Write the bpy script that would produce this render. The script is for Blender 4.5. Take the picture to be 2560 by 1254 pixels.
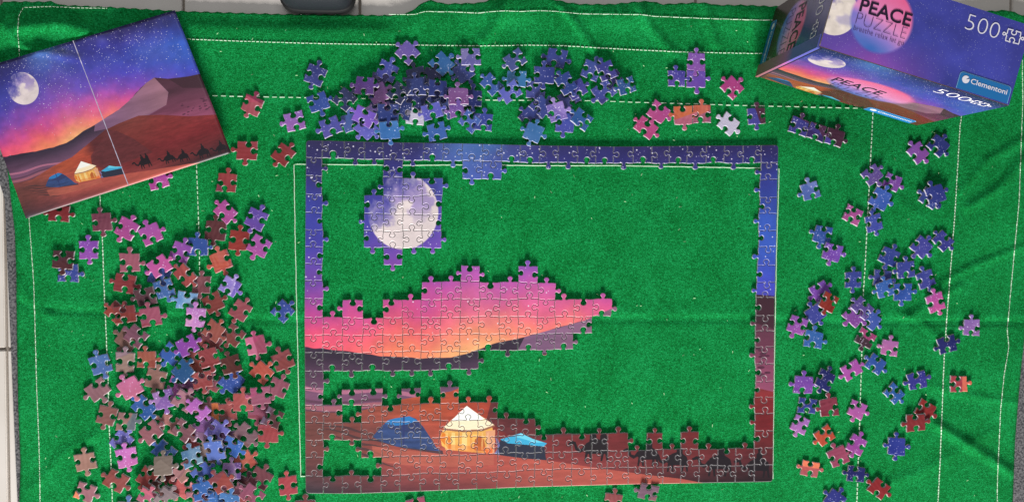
import bpy, bmesh, math, random
import numpy as np
from mathutils import Vector, Matrix, Quaternion

# ---------------------------------------------------------------- scene, camera, light
for o in list(bpy.data.objects):
    bpy.data.objects.remove(o)
scene = bpy.context.scene
COL = scene.collection
random.seed(11)
rng = np.random.default_rng(11)

H = 0.90                      # camera height above the felt
F = 2160.0                    # focal length in photo pixels (photo 2560 x 1254)
CX, CY = 1280.0, 627.0
dn = Vector((1100 - CX, -(565 - CY), -F)).normalized()
RQ = dn.rotation_difference(Vector((0, 0, -1)))
cam_data = bpy.data.cameras.new('camera')
cam = bpy.data.objects.new('camera', cam_data)
COL.objects.link(cam)
cam.location = (0, 0, H)
cam.rotation_mode = 'QUATERNION'
cam.rotation_quaternion = RQ
cam_data.sensor_width = 36
cam_data.lens = 36 * F / 2560
cam_data.clip_start = 0.01
cam_data.clip_end = 50
scene.camera = cam

world = bpy.data.worlds.new('World')
scene.world = world
world.use_nodes = True
bg = world.node_tree.nodes['Background']
bg.inputs[0].default_value = (0.93, 0.97, 1.0, 1)
bg.inputs[1].default_value = 0.13


def area(name, loc, target, sx, sy, power, col):
    l = bpy.data.lights.new(name, 'AREA')
    l.shape = 'RECTANGLE'
    l.size, l.size_y = sx, sy
    l.energy = power
    l.color = col
    o = bpy.data.objects.new(name, l)
    COL.objects.link(o)
    o.location = loc
    o.rotation_euler = (Vector(target) - Vector(loc)).to_track_quat('-Z', 'Y').to_euler()
    return o


area('window_light', (0.10, -2.6, 0.88), (0.05, 0, 0), 1.1, 0.58, 166, (1.0, 0.985, 0.95))
area('room_light', (-0.3, 1.3, 2.3), (0, 0.1, 0), 1.4, 1.4, 15, (0.97, 0.985, 1.0))
scene.view_settings.view_transform = 'Standard'
scene.view_settings.look = 'None'
scene.view_settings.exposure = 0.13
scene.view_settings.gamma = 1
scene.render.resolution_x = 1024
scene.render.resolution_y = 501

S = 0.90 / F                  # metres per photo pixel near the middle of the felt


def W(px, py, z=0.0):
    d = RQ @ Vector((px - CX, -(py - CY), -F))
    t = (z - H) / d.z
    return Vector((d.x * t, d.y * t, z))


# ---------------------------------------------------------------- materials
def srgb(c):
    c = np.asarray(c, float) / 255.0
    return np.where(c <= 0.04045, c / 12.92, ((c + 0.055) / 1.055) ** 2.4)


def mat_new(name, col, rough=0.6, spec=0.3):
    m = bpy.data.materials.new(name)
    m.use_nodes = True
    b = m.node_tree.nodes['Principled BSDF']
    r, g, bl = srgb(col)
    b.inputs['Base Color'].default_value = (r, g, bl, 1)
    b.inputs['Roughness'].default_value = rough
    b.inputs['Specular IOR Level'].default_value = spec
    return m


def N(m, t, **kw):
    n = m.node_tree.nodes.new(t)
    for k, v in kw.items():
        setattr(n, k, v)
    return n


def L(m, a, b):
    m.node_tree.links.new(a, b)


def add_bump(m, scale, strength, dist=0.001, detail=3, coords='Object'):
    b = m.node_tree.nodes['Principled BSDF']
    tc = N(m, 'ShaderNodeTexCoord')
    no = N(m, 'ShaderNodeTexNoise')
    no.inputs['Scale'].default_value = scale
    no.inputs['Detail'].default_value = detail
    bu = N(m, 'ShaderNodeBump')
    bu.inputs['Strength'].default_value = strength
    bu.inputs['Distance'].default_value = dist
    L(m, tc.outputs[coords], no.inputs['Vector'])
    L(m, no.outputs['Fac'], bu.inputs['Height'])
    L(m, bu.outputs['Normal'], b.inputs['Normal'])
    return m


def felt_material():
    m = mat_new('green_felt', (20, 125, 60), 0.95, 0.08)
    b = m.node_tree.nodes['Principled BSDF']
    tc = N(m, 'ShaderNodeTexCoord')
    # fibres: two stretched noises crossing at different angles
    outs = []
    for ang, sc in ((0.5, (330, 620, 300)), (2.2, (360, 700, 300)), (1.25, (680, 380, 300))):
        mp = N(m, 'ShaderNodeMapping')
        mp.inputs['Rotation'].default_value = (0, 0, ang)
        mp.inputs['Scale'].default_value = sc
        L(m, tc.outputs['Object'], mp.inputs['Vector'])
        no = N(m, 'ShaderNodeTexNoise')
        no.inputs['Scale'].default_value = 1.0
        no.inputs['Detail'].default_value = 4
        no.inputs['Roughness'].default_value = 0.65
        no.inputs['Distortion'].default_value = 1.6
        L(m, mp.outputs[0], no.inputs['Vector'])
        outs.append(no.outputs['Fac'])
    a1 = N(m, 'ShaderNodeMath', operation='ADD')
    a2 = N(m, 'ShaderNodeMath', operation='ADD')
    L(m, outs[0], a1.inputs[0]); L(m, outs[1], a1.inputs[1])
    L(m, a1.outputs[0], a2.inputs[0]); L(m, outs[2], a2.inputs[1])
    fi = N(m, 'ShaderNodeMapRange')
    fi.inputs['From Min'].default_value = 1.05
    fi.inputs['From Max'].default_value = 1.95
    L(m, a2.outputs[0], fi.inputs['Value'])
    # mottling
    mo = N(m, 'ShaderNodeTexNoise')
    mo.inputs['Scale'].default_value = 26
    mo.inputs['Detail'].default_value = 5
    mo.inputs['Roughness'].default_value = 0.6
    L(m, tc.outputs['Object'], mo.inputs['Vector'])
    mix = N(m, 'ShaderNodeMath', operation='MULTIPLY_ADD')
    L(m, mo.outputs['Fac'], mix.inputs[0]); mix.inputs[1].default_value = 0.42
    L(m, fi.outputs[0], mix.inputs[2])
    rp = N(m, 'ShaderNodeValToRGB')
    e = rp.color_ramp.elements
    e[0].position = 0.30; e[0].color = (*srgb((3, 76, 28)), 1)
    e[1].position = 1.0; e[1].color = (*srgb((30, 168, 92)), 1)
    n = e.new(0.66); n.color = (*srgb((6, 120, 52)), 1)
    L(m, mix.outputs[0], rp.inputs[0])
    L(m, rp.outputs[0], b.inputs['Base Color'])
    bu = N(m, 'ShaderNodeBump')
    bu.inputs['Strength'].default_value = 0.75
    bu.inputs['Distance'].default_value = 0.0007
    L(m, mix.outputs[0], bu.inputs['Height'])
    L(m, bu.outputs['Normal'], b.inputs['Normal'])
    b.inputs['Sheen Weight'].default_value = 0.03
    b.inputs['Sheen Roughness'].default_value = 0.6
    b.inputs['Sheen Tint'].default_value = (0.25, 0.8, 0.45, 1)
    return m


def speckle_material(name, c1, c2, scale, rough=0.9):
    m = mat_new(name, c1, rough, 0.2)
    b = m.node_tree.nodes['Principled BSDF']
    tc = N(m, 'ShaderNodeTexCoord')
    no = N(m, 'ShaderNodeTexNoise')
    no.inputs['Scale'].default_value = scale
    no.inputs['Detail'].default_value = 3
    L(m, tc.outputs['Object'], no.inputs['Vector'])
    rp = N(m, 'ShaderNodeValToRGB')
    e = rp.color_ramp.elements
    e[0].position = 0.38; e[0].color = (*srgb(c1), 1)
    e[1].position = 0.62; e[1].color = (*srgb(c2), 1)
    L(m, no.outputs['Fac'], rp.inputs[0])
    L(m, rp.outputs[0], b.inputs['Base Color'])
    bu = N(m, 'ShaderNodeBump')
    bu.inputs['Strength'].default_value = 0.5
    bu.inputs['Distance'].default_value = 0.0005
    L(m, no.outputs['Fac'], bu.inputs['Height'])
    L(m, bu.outputs['Normal'], b.inputs['Normal'])
    return m


def print_material(name, img, rough=0.42, spec=0.35, pale=0.0, bump=0.12):
    m = mat_new(name, (128, 128, 128), rough, spec)
    b = m.node_tree.nodes['Principled BSDF']
    t = N(m, 'ShaderNodeTexImage')
    t.image = img
    t.extension = 'EXTEND'
    src = t.outputs['Color']
    if pale > 0:
        mx = N(m, 'ShaderNodeMix', data_type='RGBA')
        mx.inputs[0].default_value = pale
        L(m, src, mx.inputs[6])
        mx.inputs[7].default_value = (*srgb((226, 222, 224)), 1)
        src = mx.outputs[2]
    L(m, src, b.inputs['Base Color'])
    tc = N(m, 'ShaderNodeTexCoord')
    no = N(m, 'ShaderNodeTexNoise')
    no.inputs['Scale'].default_value = 420
    no.inputs['Detail'].default_value = 2
    L(m, tc.outputs['Object'], no.inputs['Vector'])
    bu = N(m, 'ShaderNodeBump')
    bu.inputs['Strength'].default_value = bump
    bu.inputs['Distance'].default_value = 0.0004
    L(m, no.outputs['Fac'], bu.inputs['Height'])
    L(m, bu.outputs['Normal'], b.inputs['Normal'])
    return m


# ---------------------------------------------------------------- the printed desert picture, computed
AW, AH = 1500, 1104
uu, vv = np.meshgrid((np.arange(AW) + 0.5) / AW, (np.arange(AH) + 0.5) / AH)


def vnoise(w, h, nx, ny, seed):
    r = np.random.default_rng(seed)
    g = r.random((ny + 2, nx + 2))
    x = np.linspace(0, nx, w, endpoint=False); y = np.linspace(0, ny, h, endpoint=False)
    xi = x.astype(int); yi = y.astype(int)
    fx = x - xi; fy = y - yi
    fx = fx * fx * (3 - 2 * fx); fy = (fy * fy * (3 - 2 * fy))[:, None]
    a = g[np.ix_(yi, xi)] * (1 - fx) + g[np.ix_(yi, xi + 1)] * fx
    b = g[np.ix_(yi + 1, xi)] * (1 - fx) + g[np.ix_(yi + 1, xi + 1)] * fx
    return a * (1 - fy) + b * fy


def fbm(w, h, nx, ny, seed, oct=5, gain=0.55):
    s = np.zeros((h, w)); a = 1; t = 0
    for k in range(oct):
        s += a * vnoise(w, h, nx * 2 ** k, ny * 2 ** k, seed + k); t += a; a *= gain
    return s / t


def grid_colour(us, vs, tab, U, V):
    tab = np.array(tab, float)
    us = np.array(us); vs = np.array(vs)
    iu = np.clip(np.searchsorted(us, U) - 1, 0, len(us) - 2)
    iv = np.clip(np.searchsorted(vs, V) - 1, 0, len(vs) - 2)
    fu = np.clip((U - us[iu]) / (us[iu + 1] - us[iu]), 0, 1); fv = np.clip((V - vs[iv]) / (vs[iv + 1] - vs[iv]), 0, 1)
    fu = fu * fu * (3 - 2 * fu)
    fu = fu[..., None]; fv = fv[..., None]
    return (tab[iv, iu] * (1 - fu) + tab[iv, iu + 1] * fu) * (1 - fv) + (tab[iv + 1, iu] * (1 - fu) + tab[iv + 1, iu + 1] * fu) * fv


def PU(x, y):                 # photo pixel on the assembled puzzle -> picture coordinates
    u = (x - 765) / 1175.0
    top = 353 + 10 * min(max(u, 0), 1)
    bot = 1232 - 29 * min(max(u, 0), 1)
    return (u, (y - top) / (bot - top))


def poly_mask(pts, soft=0.0):
    pts = [PU(*p) if p[0] > 2 else p for p in pts]
    xs = [p[0] for p in pts]; ys = [p[1] for p in pts]
    x0 = max(0, int(min(xs) * AW) - 2); x1 = min(AW, int(max(xs) * AW) + 3)
    y0 = max(0, int(min(ys) * AH) - 2); y1 = min(AH, int(max(ys) * AH) + 3)
    full = np.zeros((AH, AW), bool)
    if x1 <= x0 or y1 <= y0:
        return full
    U = uu[y0:y1, x0:x1]; V = vv[y0:y1, x0:x1]
    ins = np.zeros(U.shape, bool)
    n = len(pts)
    for i in range(n):
        (xa, ya), (xb, yb) = pts[i], pts[(i + 1) % n]
        if ya == yb:
            continue
        c = ((ya > V) != (yb > V)) & (U < (xb - xa) * (V - ya) / (yb - ya) + xa)
        ins ^= c
    full[y0:y1, x0:x1] = ins
    return full


def make_art():
    us = [0, .2, .365, .5, .7, .85, 1]
    vs = [0, .1, .2, .3, .4, .48, .54, .60, .68]
    sky = [
        [(42, 38, 84), (42, 40, 92), (66, 112, 178), (48, 46, 100), (42, 38, 90), (40, 37, 88), (40, 36, 82)],
        [(48, 46, 116), (54, 54, 140), (66, 92, 176), (58, 58, 146), (52, 52, 134), (54, 62, 146), (50, 60, 140)],
        [(58, 66, 160), (74, 70, 168), (92, 76, 172), (72, 74, 176), (60, 72, 172), (60, 88, 182), (56, 92, 186)],
        [(72, 66, 166), (108, 76, 176), (130, 82, 182), (104, 78, 188), (82, 76, 192), (66, 84, 186), (54, 92, 190)],
        [(116, 72, 170), (168, 78, 174), (194, 90, 176), (186, 86, 174), (128, 76, 180), (92, 82, 192), (66, 76, 190)],
        [(192, 76, 154), (214, 82, 138), (228, 110, 144), (228, 102, 144), (206, 74, 148), (124, 78, 174), (80, 70, 160)],
        [(226, 80, 128), (238, 104, 112), (246, 146, 118), (246, 126, 120), (222, 74, 134), (140, 80, 160), (80, 70, 160)],
        [(244, 92, 112), (250, 136, 104), (254, 186, 124), (250, 150, 112), (226, 90, 126), (150, 80, 140), (80, 70, 160)],
        [(250, 104, 106), (252, 150, 100), (255, 192, 126), (250, 150, 104), (230, 100, 110), (150, 80, 140), (80, 70, 160)]]
    n1 = fbm(AW, AH, 7, 5, 3)
    n2 = fbm(AW, AH, 16, 12, 20)
    U = np.clip(uu + (n1 - .5) * .16, 0, 1); V = np.clip(vv + (n2 - .5) * .07, 0, 1)
    img = grid_colour(us, vs, sky, U, V)
    mot = fbm(AW, AH, 34, 26, 33, 4)[..., None]
    img = img * (.90 + .2 * mot)
    cloud = np.clip((n1 - .45) * 3, 0, 1)[..., None] * np.clip(1.2 - vv * 2.2, 0, 1)[..., None]
    img = img * (1 - .22 * cloud) + np.array([150, 120, 205]) * .22 * cloud
    # stars
    r = np.random.default_rng(5)
    dens = np.clip(1.25 - vv * 2.1, 0.02, 1) * np.clip(.25 + 2.6 * (n1 - .36) + .9 * np.exp(-((uu - .33) / .12) ** 2), .12, 1)
    for k in range(3900):
        x = int(r.random() * AW); y = int(r.random() ** 1.25 * AH * .6)
        if r.random() > dens[y, x]:
            continue
        b = r.random() ** 2.2
        rad = 0.75 + 1.7 * b
        R = int(rad) + 1
        ys = slice(max(0, y - R), y + R + 1); xs = slice(max(0, x - R), x + R + 1)
        dd = np.hypot(uu[ys, xs] * AW - x - .5, vv[ys, xs] * AH - y - .5)
        a = (np.clip(rad + .5 - dd, 0, 1) * (0.45 + .55 * b))[..., None]
        img[ys, xs] = img[ys, xs] * (1 - a) + np.array([240, 236, 250]) * a
    # moon
    mx, my = PU(999, 530)
    dx = (uu - mx) * 1175 / .92; dy = (vv - my) * 868
    rr = np.hypot(dx, dy)
    mn = fbm(AW, AH, 30, 22, 40, 5, .6)
    body = np.clip((94 - rr) / 2.5, 0, 1)
    lit = np.clip((dx * 0.80 + dy * 0.60 + 70 + (mn - .5) * 120) / 58, 0.0, 1)
    maria = np.clip((fbm(AW, AH, 26, 20, 60, 4) - .47) * 7, 0, 1) * np.clip((34 - dy) / 50, 0, 1)
    mc = np.array([232, 216, 216]) * (1 - .66 * maria[..., None]) + np.array([146, 124, 196]) * .66 * maria[..., None]
    mc = mc * (0.90 + .2 * mn[..., None])
    a = (body * lit)[..., None]
    img = img * (1 - a) + mc * a
    skyc = img.copy()
    # ---- dunes
    ridge = [(0, .582), (.07, .592), (.155, .611), (.24, .618), (.30, .616), (.352, .598), (.387, .580), (.455, .560), (.52, .536), (.583, .514),
             (.625, .493), (.65, .474), (.69, .438), (.75, .399), (.794, .382), (.853, .416), (.907, .438), (.947, .440), (1.0, .448)]
    ru, rv = zip(*ridge)
    rid = np.interp(uu[0], ru, rv)
    rid = rid + (vnoise(AW, 1, 60, 1, 8)[0] - .5) * .004
    below = vv - rid[None, :]
    land = np.clip(below * AH / 2, 0, 1)[..., None]
    n3 = fbm(AW, AH, 6, 24, 70, 5)
    n4 = fbm(AW, AH, 40, 120, 80, 4)
    # far violet dunes
    d = np.clip((below - .015) / .15, 0, 1)[..., None]
    far = np.array([56, 44, 62]) * (1 - d) + np.array([142, 92, 124]) * d
    far = far * (0.74 + .52 * n3[..., None])
    img = img * (1 - land) + far * land
    def blend(mask, col, amt=1.0):
        nonlocal img
        a = (mask * amt)[..., None]
        img = img * (1 - a) + np.asarray(col, float) * a
    # big right dune: shaded flank and moonlit flank
    m = poly_mask([(.455, .56), (.583, .514), (.65, .474), (.75, .399), (.794, .382), (.83, .50), (.80, .575), (.70, .60), (.52, .61), (.44, .60)])
    t = np.clip((uu - .5) / .3, 0, 1)[..., None]
    blend(m, (np.array([128, 92, 124]) * (1 - t) + np.array([150, 106, 122]) * t) * (.82 + .36 * n3[..., None]))
    m = poly_mask([(.794, .382), (.853, .416), (.907, .438), (.947, .44), (1.01, .448), (1.01, .76), (.66, .62), (.80, .575), (.832, .50)])
    t = np.clip((vv - .50) / .18, 0, 1)[..., None]
    blend(m, (np.array([78, 46, 60]) * (1 - t) + np.array([150, 78, 108]) * t) * (.78 + .44 * n3[..., None]))
    m = poly_mask([(.853, .416), (.947, .44), (1.01, .448), (1.01, .55), (.9, .50)])
    blend(m, (62, 38, 48), .8)
    r2 = np.random.default_rng(9)
    for k in range(26):                     # dark bushes and rocks on the far slope
        cx = .86 + .14 * r2.random(); cy = .60 + .08 * r2.random(); s = .0018 + .003 * r2.random()
        blend(((uu - cx) / 1.8) ** 2 + (vv - cy) ** 2 < s * s, (80, 42, 62), .8)
    # left bands of lit sand
    for (a0, a1, th, c) in ((.70, .735, .006, (196, 120, 146)), (.735, .75, .004, (92, 60, 78)), (.752, .76, .007, (176, 104, 112)), (.765, .775, .005, (98, 60, 66))):
        yc = a0 + (a1 - a0) * np.clip(uu / .35, 0, 1) + .006 * np.sin(uu * 30)
        blend((np.abs(vv - yc) < th) & (uu < .34), c, .75)
    # the red dune
    m = poly_mask([(.0, .765), (.09, .775), (.20, .735), (.30, .715), (.38, .672), (.49, .612), (.56, .598), (.661, .588), (.758, .625), (.88, .69), (1.01, .735), (1.01, 1.01), (-.01, 1.01), (-.01, .765)])
    gu = [0, .12, .25, .36, .43, .6, .8, 1]
    gv = [.58, .68, .76, .82, .88, .94, 1.0]
    tab = [
        [(150, 90, 90), (150, 90, 90), (190, 100, 72), (190, 100, 72), (110, 58, 52), (140, 80, 68), (150, 76, 66), (160, 80, 76)],
        [(150, 90, 90), (160, 92, 80), (196, 100, 66), (190, 96, 66), (96, 46, 48), (132, 66, 58), (142, 62, 58), (158, 74, 72)],
        [(150, 92, 84), (176, 98, 76), (204, 104, 66), (190, 88, 62), (98, 46, 50), (124, 58, 54), (136, 56, 54), (142, 52, 54)],
        [(122, 82, 72), (134, 84, 74), (190, 100, 76), (196, 84, 56), (100, 44, 48), (118, 52, 52), (132, 52, 54), (136, 46, 50)],
        [(134, 88, 78), (156, 90, 78), (190, 104, 82), (190, 98, 80), (150, 66, 62), (122, 54, 54), (126, 54, 54), (116, 48, 50)],
        [(106, 74, 72), (130, 76, 72), (172, 92, 80), (178, 92, 80), (172, 84, 76), (150, 74, 70), (112, 54, 54), (84, 44, 48)],
        [(66, 64, 70), (84, 58, 62), (110, 62, 66), (104, 52, 58), (126, 62, 64), (130, 66, 64), (60, 40, 44), (42, 36, 40)]]
    red = grid_colour(gu, gv, tab, np.clip(uu + (n3 - .5) * .05, 0, 1), vv)
    red = red * np.array([.90, .80, .86]) * (.86 + .28 * n4[..., None]) * (.9 + .2 * n3[..., None])
    blend(m, red)
    # dark shaded hollow behind the tents
    m = poly_mask([(.49, .612), (.47, .66), (.425, .70), (.385, .745), (.375, .80), (.44, .86), (.56, .85), (.66, .84), (.60, .72), (.54, .64)])
    blend(m, np.array([98, 46, 50]) * (.85 + .3 * n4[..., None]), .9)
    # dark streaks at left
    for k in range(5):
        yc = .80 + .012 * k + (uu - .02) * (.28 + .05 * k) + .004 * np.sin(uu * 60 + k)
        w = .004 * np.clip(1 - np.abs(uu - .09 - .01 * k) / .07, 0, 1)
        blend(np.abs(vv - yc) < w, (66, 52, 56), .7)
    # sunlit path
    m = poly_mask([(1222, 1132), (1350, 1148), (1500, 1170), (1620, 1186), (1700, 1195), (1790, 1212), (1790, 1240), (900, 1240), (960, 1150), (1140, 1140)])
    t = np.clip((vv - .94) / .08, 0, 1)[..., None] * np.clip((.62 - uu) / .3, 0, 1)[..., None]
    blend(m, (np.array([182, 88, 76]) * (1 - t) + np.array([116, 58, 62]) * t) * (.92 + .16 * n4[..., None]), .92 * np.clip((uu - .22) / .25, 0, 1))
    m = poly_mask([(925, 1112), (985, 1122), (1095, 1132), (1225, 1136), (1225, 1160), (1120, 1165), (1000, 1160), (930, 1150)])
    blend(m, np.array([184, 98, 82]) * (.92 + .16 * n4[..., None]), .7)
    # blue tent
    blend(poly_mask([(905, 1092), (1000, 1118), (1100, 1134), (1098, 1124), (1000, 1105)]), (60, 52, 64), .8)
    blend(poly_mask([(926, 1090), (944, 1068), (962, 1050), (982, 1043), (1016, 1038), (1032, 1044), (1050, 1064), (1068, 1092), (1082, 1116), (1094, 1126), (1050, 1122), (985, 1114), (950, 1102)]), np.array([54, 74, 122]) * (.8 + .4 * n4[..., None]))
    blend(poly_mask([(956, 1056), (964, 1048), (982, 1043), (1016, 1038), (1036, 1048), (1012, 1058), (985, 1062)]), (46, 124, 190))
    blend(poly_mask([(985, 1062), (1012, 1058), (1036, 1050), (1054, 1074), (1012, 1078), (966, 1070)]), (50, 58, 100), .8)
    blend(poly_mask([(1001, 1036), (1005, 1036), (1004, 1114), (1000, 1114)]), (48, 56, 108), .8)
    # yellow tent
    blend(poly_mask([(1098, 1072), (1092, 1090), (1096, 1112), (1112, 1122), (1165, 1128), (1222, 1132), (1228, 1100), (1220, 1062)]), np.array([240, 178, 92]) * (.85 + .3 * n4[..., None]))
    blend(poly_mask([(1098, 1078), (1092, 1096), (1112, 1120), (1122, 1122), (1116, 1090)]), (228, 128, 48))
    blend(poly_mask([(1174, 1120), (1178, 1096), (1190, 1086), (1200, 1096), (1206, 1126), (1178, 1124)]), (186, 96, 48))
    blend(poly_mask([(1204, 1076), (1228, 1072), (1226, 1130), (1210, 1130)]), (226, 160, 120))
    blend(poly_mask([(1204, 1120), (1222, 1118), (1222, 1132), (1204, 1130)]), (236, 110, 60))
    blend(poly_mask([(1157, 1012), (1128, 1040), (1100, 1066), (1102, 1074), (1150, 1074), (1198, 1070), (1226, 1060), (1190, 1036)]), (255, 236, 200))
    blend(poly_mask([(1157, 1012), (1140, 1028), (1118, 1050), (1190, 1048), (1200, 1044)]), (255, 255, 248))
    blend(poly_mask([(1100, 1068), (1150, 1073), (1198, 1070), (1227, 1059), (1227, 1064), (1198, 1075), (1150, 1078), (1100, 1073)]), (150, 98, 78), .9)
    for fx, w_, cc in ((1108, 5, (246, 206, 130)), (1124, 7, (250, 224, 150)), (1140, 6, (236, 170, 84)), (1152, 9, (252, 228, 158)), (1168, 4, (226, 150, 76)), (1210, 4, (238, 184, 140)), (1196, 3, (240, 190, 120))):
        blend(poly_mask([(fx - w_ * .6, 1079), (fx + w_ * .6, 1079), (fx + w_ * .8, 1124), (fx - w_ * .8, 1122)]), cc, .65)
    blend(poly_mask([(1106, 1108), (1220, 1116), (1222, 1132), (1112, 1124)]), (226, 120, 62), .4)
    # small teal canopy
    blend(poly_mask([(1228, 1134), (1242, 1096), (1350, 1108), (1356, 1148), (1300, 1144)]), (44, 48, 66))
    blend(poly_mask([(1226, 1132), (1240, 1112), (1236, 1098), (1228, 1090), (1240, 1136)]), (120, 130, 190), .8)
    blend(poly_mask([(1240, 1096), (1262, 1090), (1292, 1080), (1320, 1094), (1358, 1106), (1350, 1114), (1310, 1110), (1260, 1106)]), (64, 172, 214))
    blend(poly_mask([(1292, 1080), (1320, 1094), (1350, 1104), (1330, 1104), (1280, 1090)]), (110, 210, 236))
    # camels
    def camel(x, y, s, riders):
        P = lambda pts: [(x + a * s, y + b * s) for a, b in pts]
        c = (30, 26, 32)
        blend(poly_mask(P([(-26, 2), (-20, -10), (-8, -16), (4, -20), (14, -15), (24, -8), (27, 2), (24, 12), (-16, 12)])), c, .95)
        blend(poly_mask(P([(-22, 4), (-32, 10), (-42, 4), (-46, -8), (-56, -6), (-58, -10), (-48, -15), (-42, -13), (-37, 0), (-30, 2), (-22, -8)])), c, .95)
        for lx, sk in ((-18, -3), (-11, 2), (16, -3), (23, 3)):
            blend(poly_mask(P([(lx - 3, 8), (lx + 3, 8), (lx + sk + 1.8, 27), (lx + sk - 2.2, 27)])), c, .9)
        for rx in riders:
            blend(poly_mask(P([(rx - 7, -10), (rx - 6, -26), (rx - 2, -30), (rx - 3, -38), (rx + 3, -40), (rx + 4, -31), (rx + 8, -26), (rx + 8, -8)])), c, .95)
    camel(1480, 1118, 1.2, (-6, 16))
    camel(1612, 1134, 1.08, (4,))
    camel(1688, 1148, 1.08, (6,))
    camel(1798, 1156, 1.22, (4,))
    camel(1900, 1162, 1.1, (2,))
    # printed grain
    img = img * (0.975 + .05 * np.random.default_rng(1).random((AH, AW, 1)))
    return np.clip(img * .97, 0, 255)


ART = make_art()


def to_image(name, arr):
    h, w, _ = arr.shape
    im = bpy.data.images.new(name, w, h, alpha=False)
    px = np.ones((h, w, 4), np.float32)
    px[..., :3] = arr[::-1] / 255.0
    im.pixels.foreach_set(px.ravel())
    im.update()
    im.pack()
    return im


art_img = to_image('desert_print', ART)
M_print = print_material('printed_picture', art_img)
M_rim = print_material('pressed_rim', art_img, .45, .4, .17)
M_card = add_bump(mat_new('grey_cardboard', (196, 190, 196), .9, .15), 900, .4)
M_back = add_bump(mat_new('pale_cardboard_back', (188, 184, 204), .85, .2), 700, .25)
M_felt = felt_material()
M_line = add_bump(mat_new('white_thread', (205, 232, 205), .9, .1), 1500, .5)


def obj(name, me, mats=(), parent=None):
    for m in mats:
        me.materials.append(m)
    o = bpy.data.objects.new(name, me)
    COL.objects.link(o)
    if parent is not None:
        o.parent = parent
    return o


def mesh_from(name, V, Fc, mi=None, uvs=None, smooth=False):
    me = bpy.data.meshes.new(name)
    me.from_pydata([tuple(v) for v in V], [], Fc)
    if mi is not None:
        me.polygons.foreach_set('material_index', mi)
    if uvs is not None:
        ul = me.uv_layers.new(name='UVMap')
        li = np.zeros(len(me.loops), np.int32)
        me.loops.foreach_get('vertex_index', li)
        ul.data.foreach_set('uv', np.asarray(uvs, np.float32)[li].ravel())
    if smooth:
        me.polygons.foreach_set('use_smooth', [True] * len(me.polygons))
    me.update()
    return me


def tag(o, label=None, cat=None, group=None, kind=None):
    if label: o['label'] = label
    if cat: o['category'] = cat
    if group: o['group'] = group
    if kind: o['kind'] = kind
    return o


def empty(name, loc=(0, 0, 0), rz=0):
    o = bpy.data.objects.new(name, None)
    o.empty_display_size = .01
    COL.objects.link(o)
    o.location = loc
    o.rotation_euler = (0, 0, rz)
    return o


# ---------------------------------------------------------------- floor, rug, felt mat
FLZ = -0.0042
floor = obj('floor', mesh_from('floor', [(-3, -3, FLZ - .004), (3, -3, FLZ - .004), (3, 3, FLZ - .004), (-3, 3, FLZ - .004)], [(0, 1, 2, 3)]),
            [add_bump(mat_new('grey_grout', (150, 140, 130), .95, .1), 300, .5)])
tag(floor, kind='structure')
M_tile = speckle_material('cream_tile', (208, 200, 192), (222, 214, 208), 9, .35)
tw = 423 * S; th_ = 1010 * S; gap = .0028
tm = bmesh.new()
bmesh.ops.create_cube(tm, size=1)
for v in tm.verts:
    v.co = Vector((v.co.x * (tw - gap), v.co.y * (th_ - gap), v.co.z * .008))
bmesh.ops.bevel(tm, geom=tm.edges[:], offset=.0009, segments=2, affect='EDGES')
tile_me = bpy.data.meshes.new('tile'); tm.to_mesh(tile_me); tm.free(); tile_me.materials.append(M_tile)
j0 = W(16, 872, FLZ)
for ci in range(-2, 8):
    for ri in range(-2, 2):
        t = bpy.data.objects.new('tile', tile_me)
        COL.objects.link(t); t.parent = floor
        t.location = (j0.x + (ci + .5) * tw, j0.y + (ri + .5) * th_, FLZ - .004 + random.uniform(-.0003, .0003))


def interp(pts, x):
    return float(np.interp(x, [p[0] for p in pts], [p[1] for p in pts]))


TOP = [(-60, 30), (-10, 22), (12, 4), (90, 5), (130, 4), (152, 13), (268, 18), (440, 28), (600, 33), (700, 36), (900, 38), (972, 39), (1020, 33), (1045, 16), (1062, 4), (1080, 1), (1110, 10), (1150, 9), (1195, 8),
       (1228, 0), (1260, -6), (1340, -6), (1385, -1), (1420, 7), (1455, 11), (1530, 11), (1600, 4), (1630, 4), (1655, 11), (1700, 9), (1750, 7), (1775, 9), (1790, 13), (1860, 13), (1925, 16), (2000, 18), (2300, 26), (2450, 29), (2520, 26), (2560, 40), (2640, 42)]
LEFT = [(-40, -30), (20, -12), (155, -8), (380, 4), (430, 18), (510, 27), (590, 37), (700, 41), (752, 41), (836, 42), (1010, 45), (1160, 51), (1254, 48), (1420, 52)]
RIGHT = [(-40, 2640), (40, 2640), (400, 2600), (800, 2566), (930, 2552), (1099, 2538), (1254, 2532), (1420, 2520)]


def seg_d(x, y, a, b):
    ax, ay = a; bx, by = b
    t = np.clip(((x - ax) * (bx - ax) + (y - ay) * (by - ay)) / ((bx - ax) ** 2 + (by - ay) ** 2), 0, 1)
    return np.hypot(x - ax - t * (bx - ax), y - ay - t * (by - ay))


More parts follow.
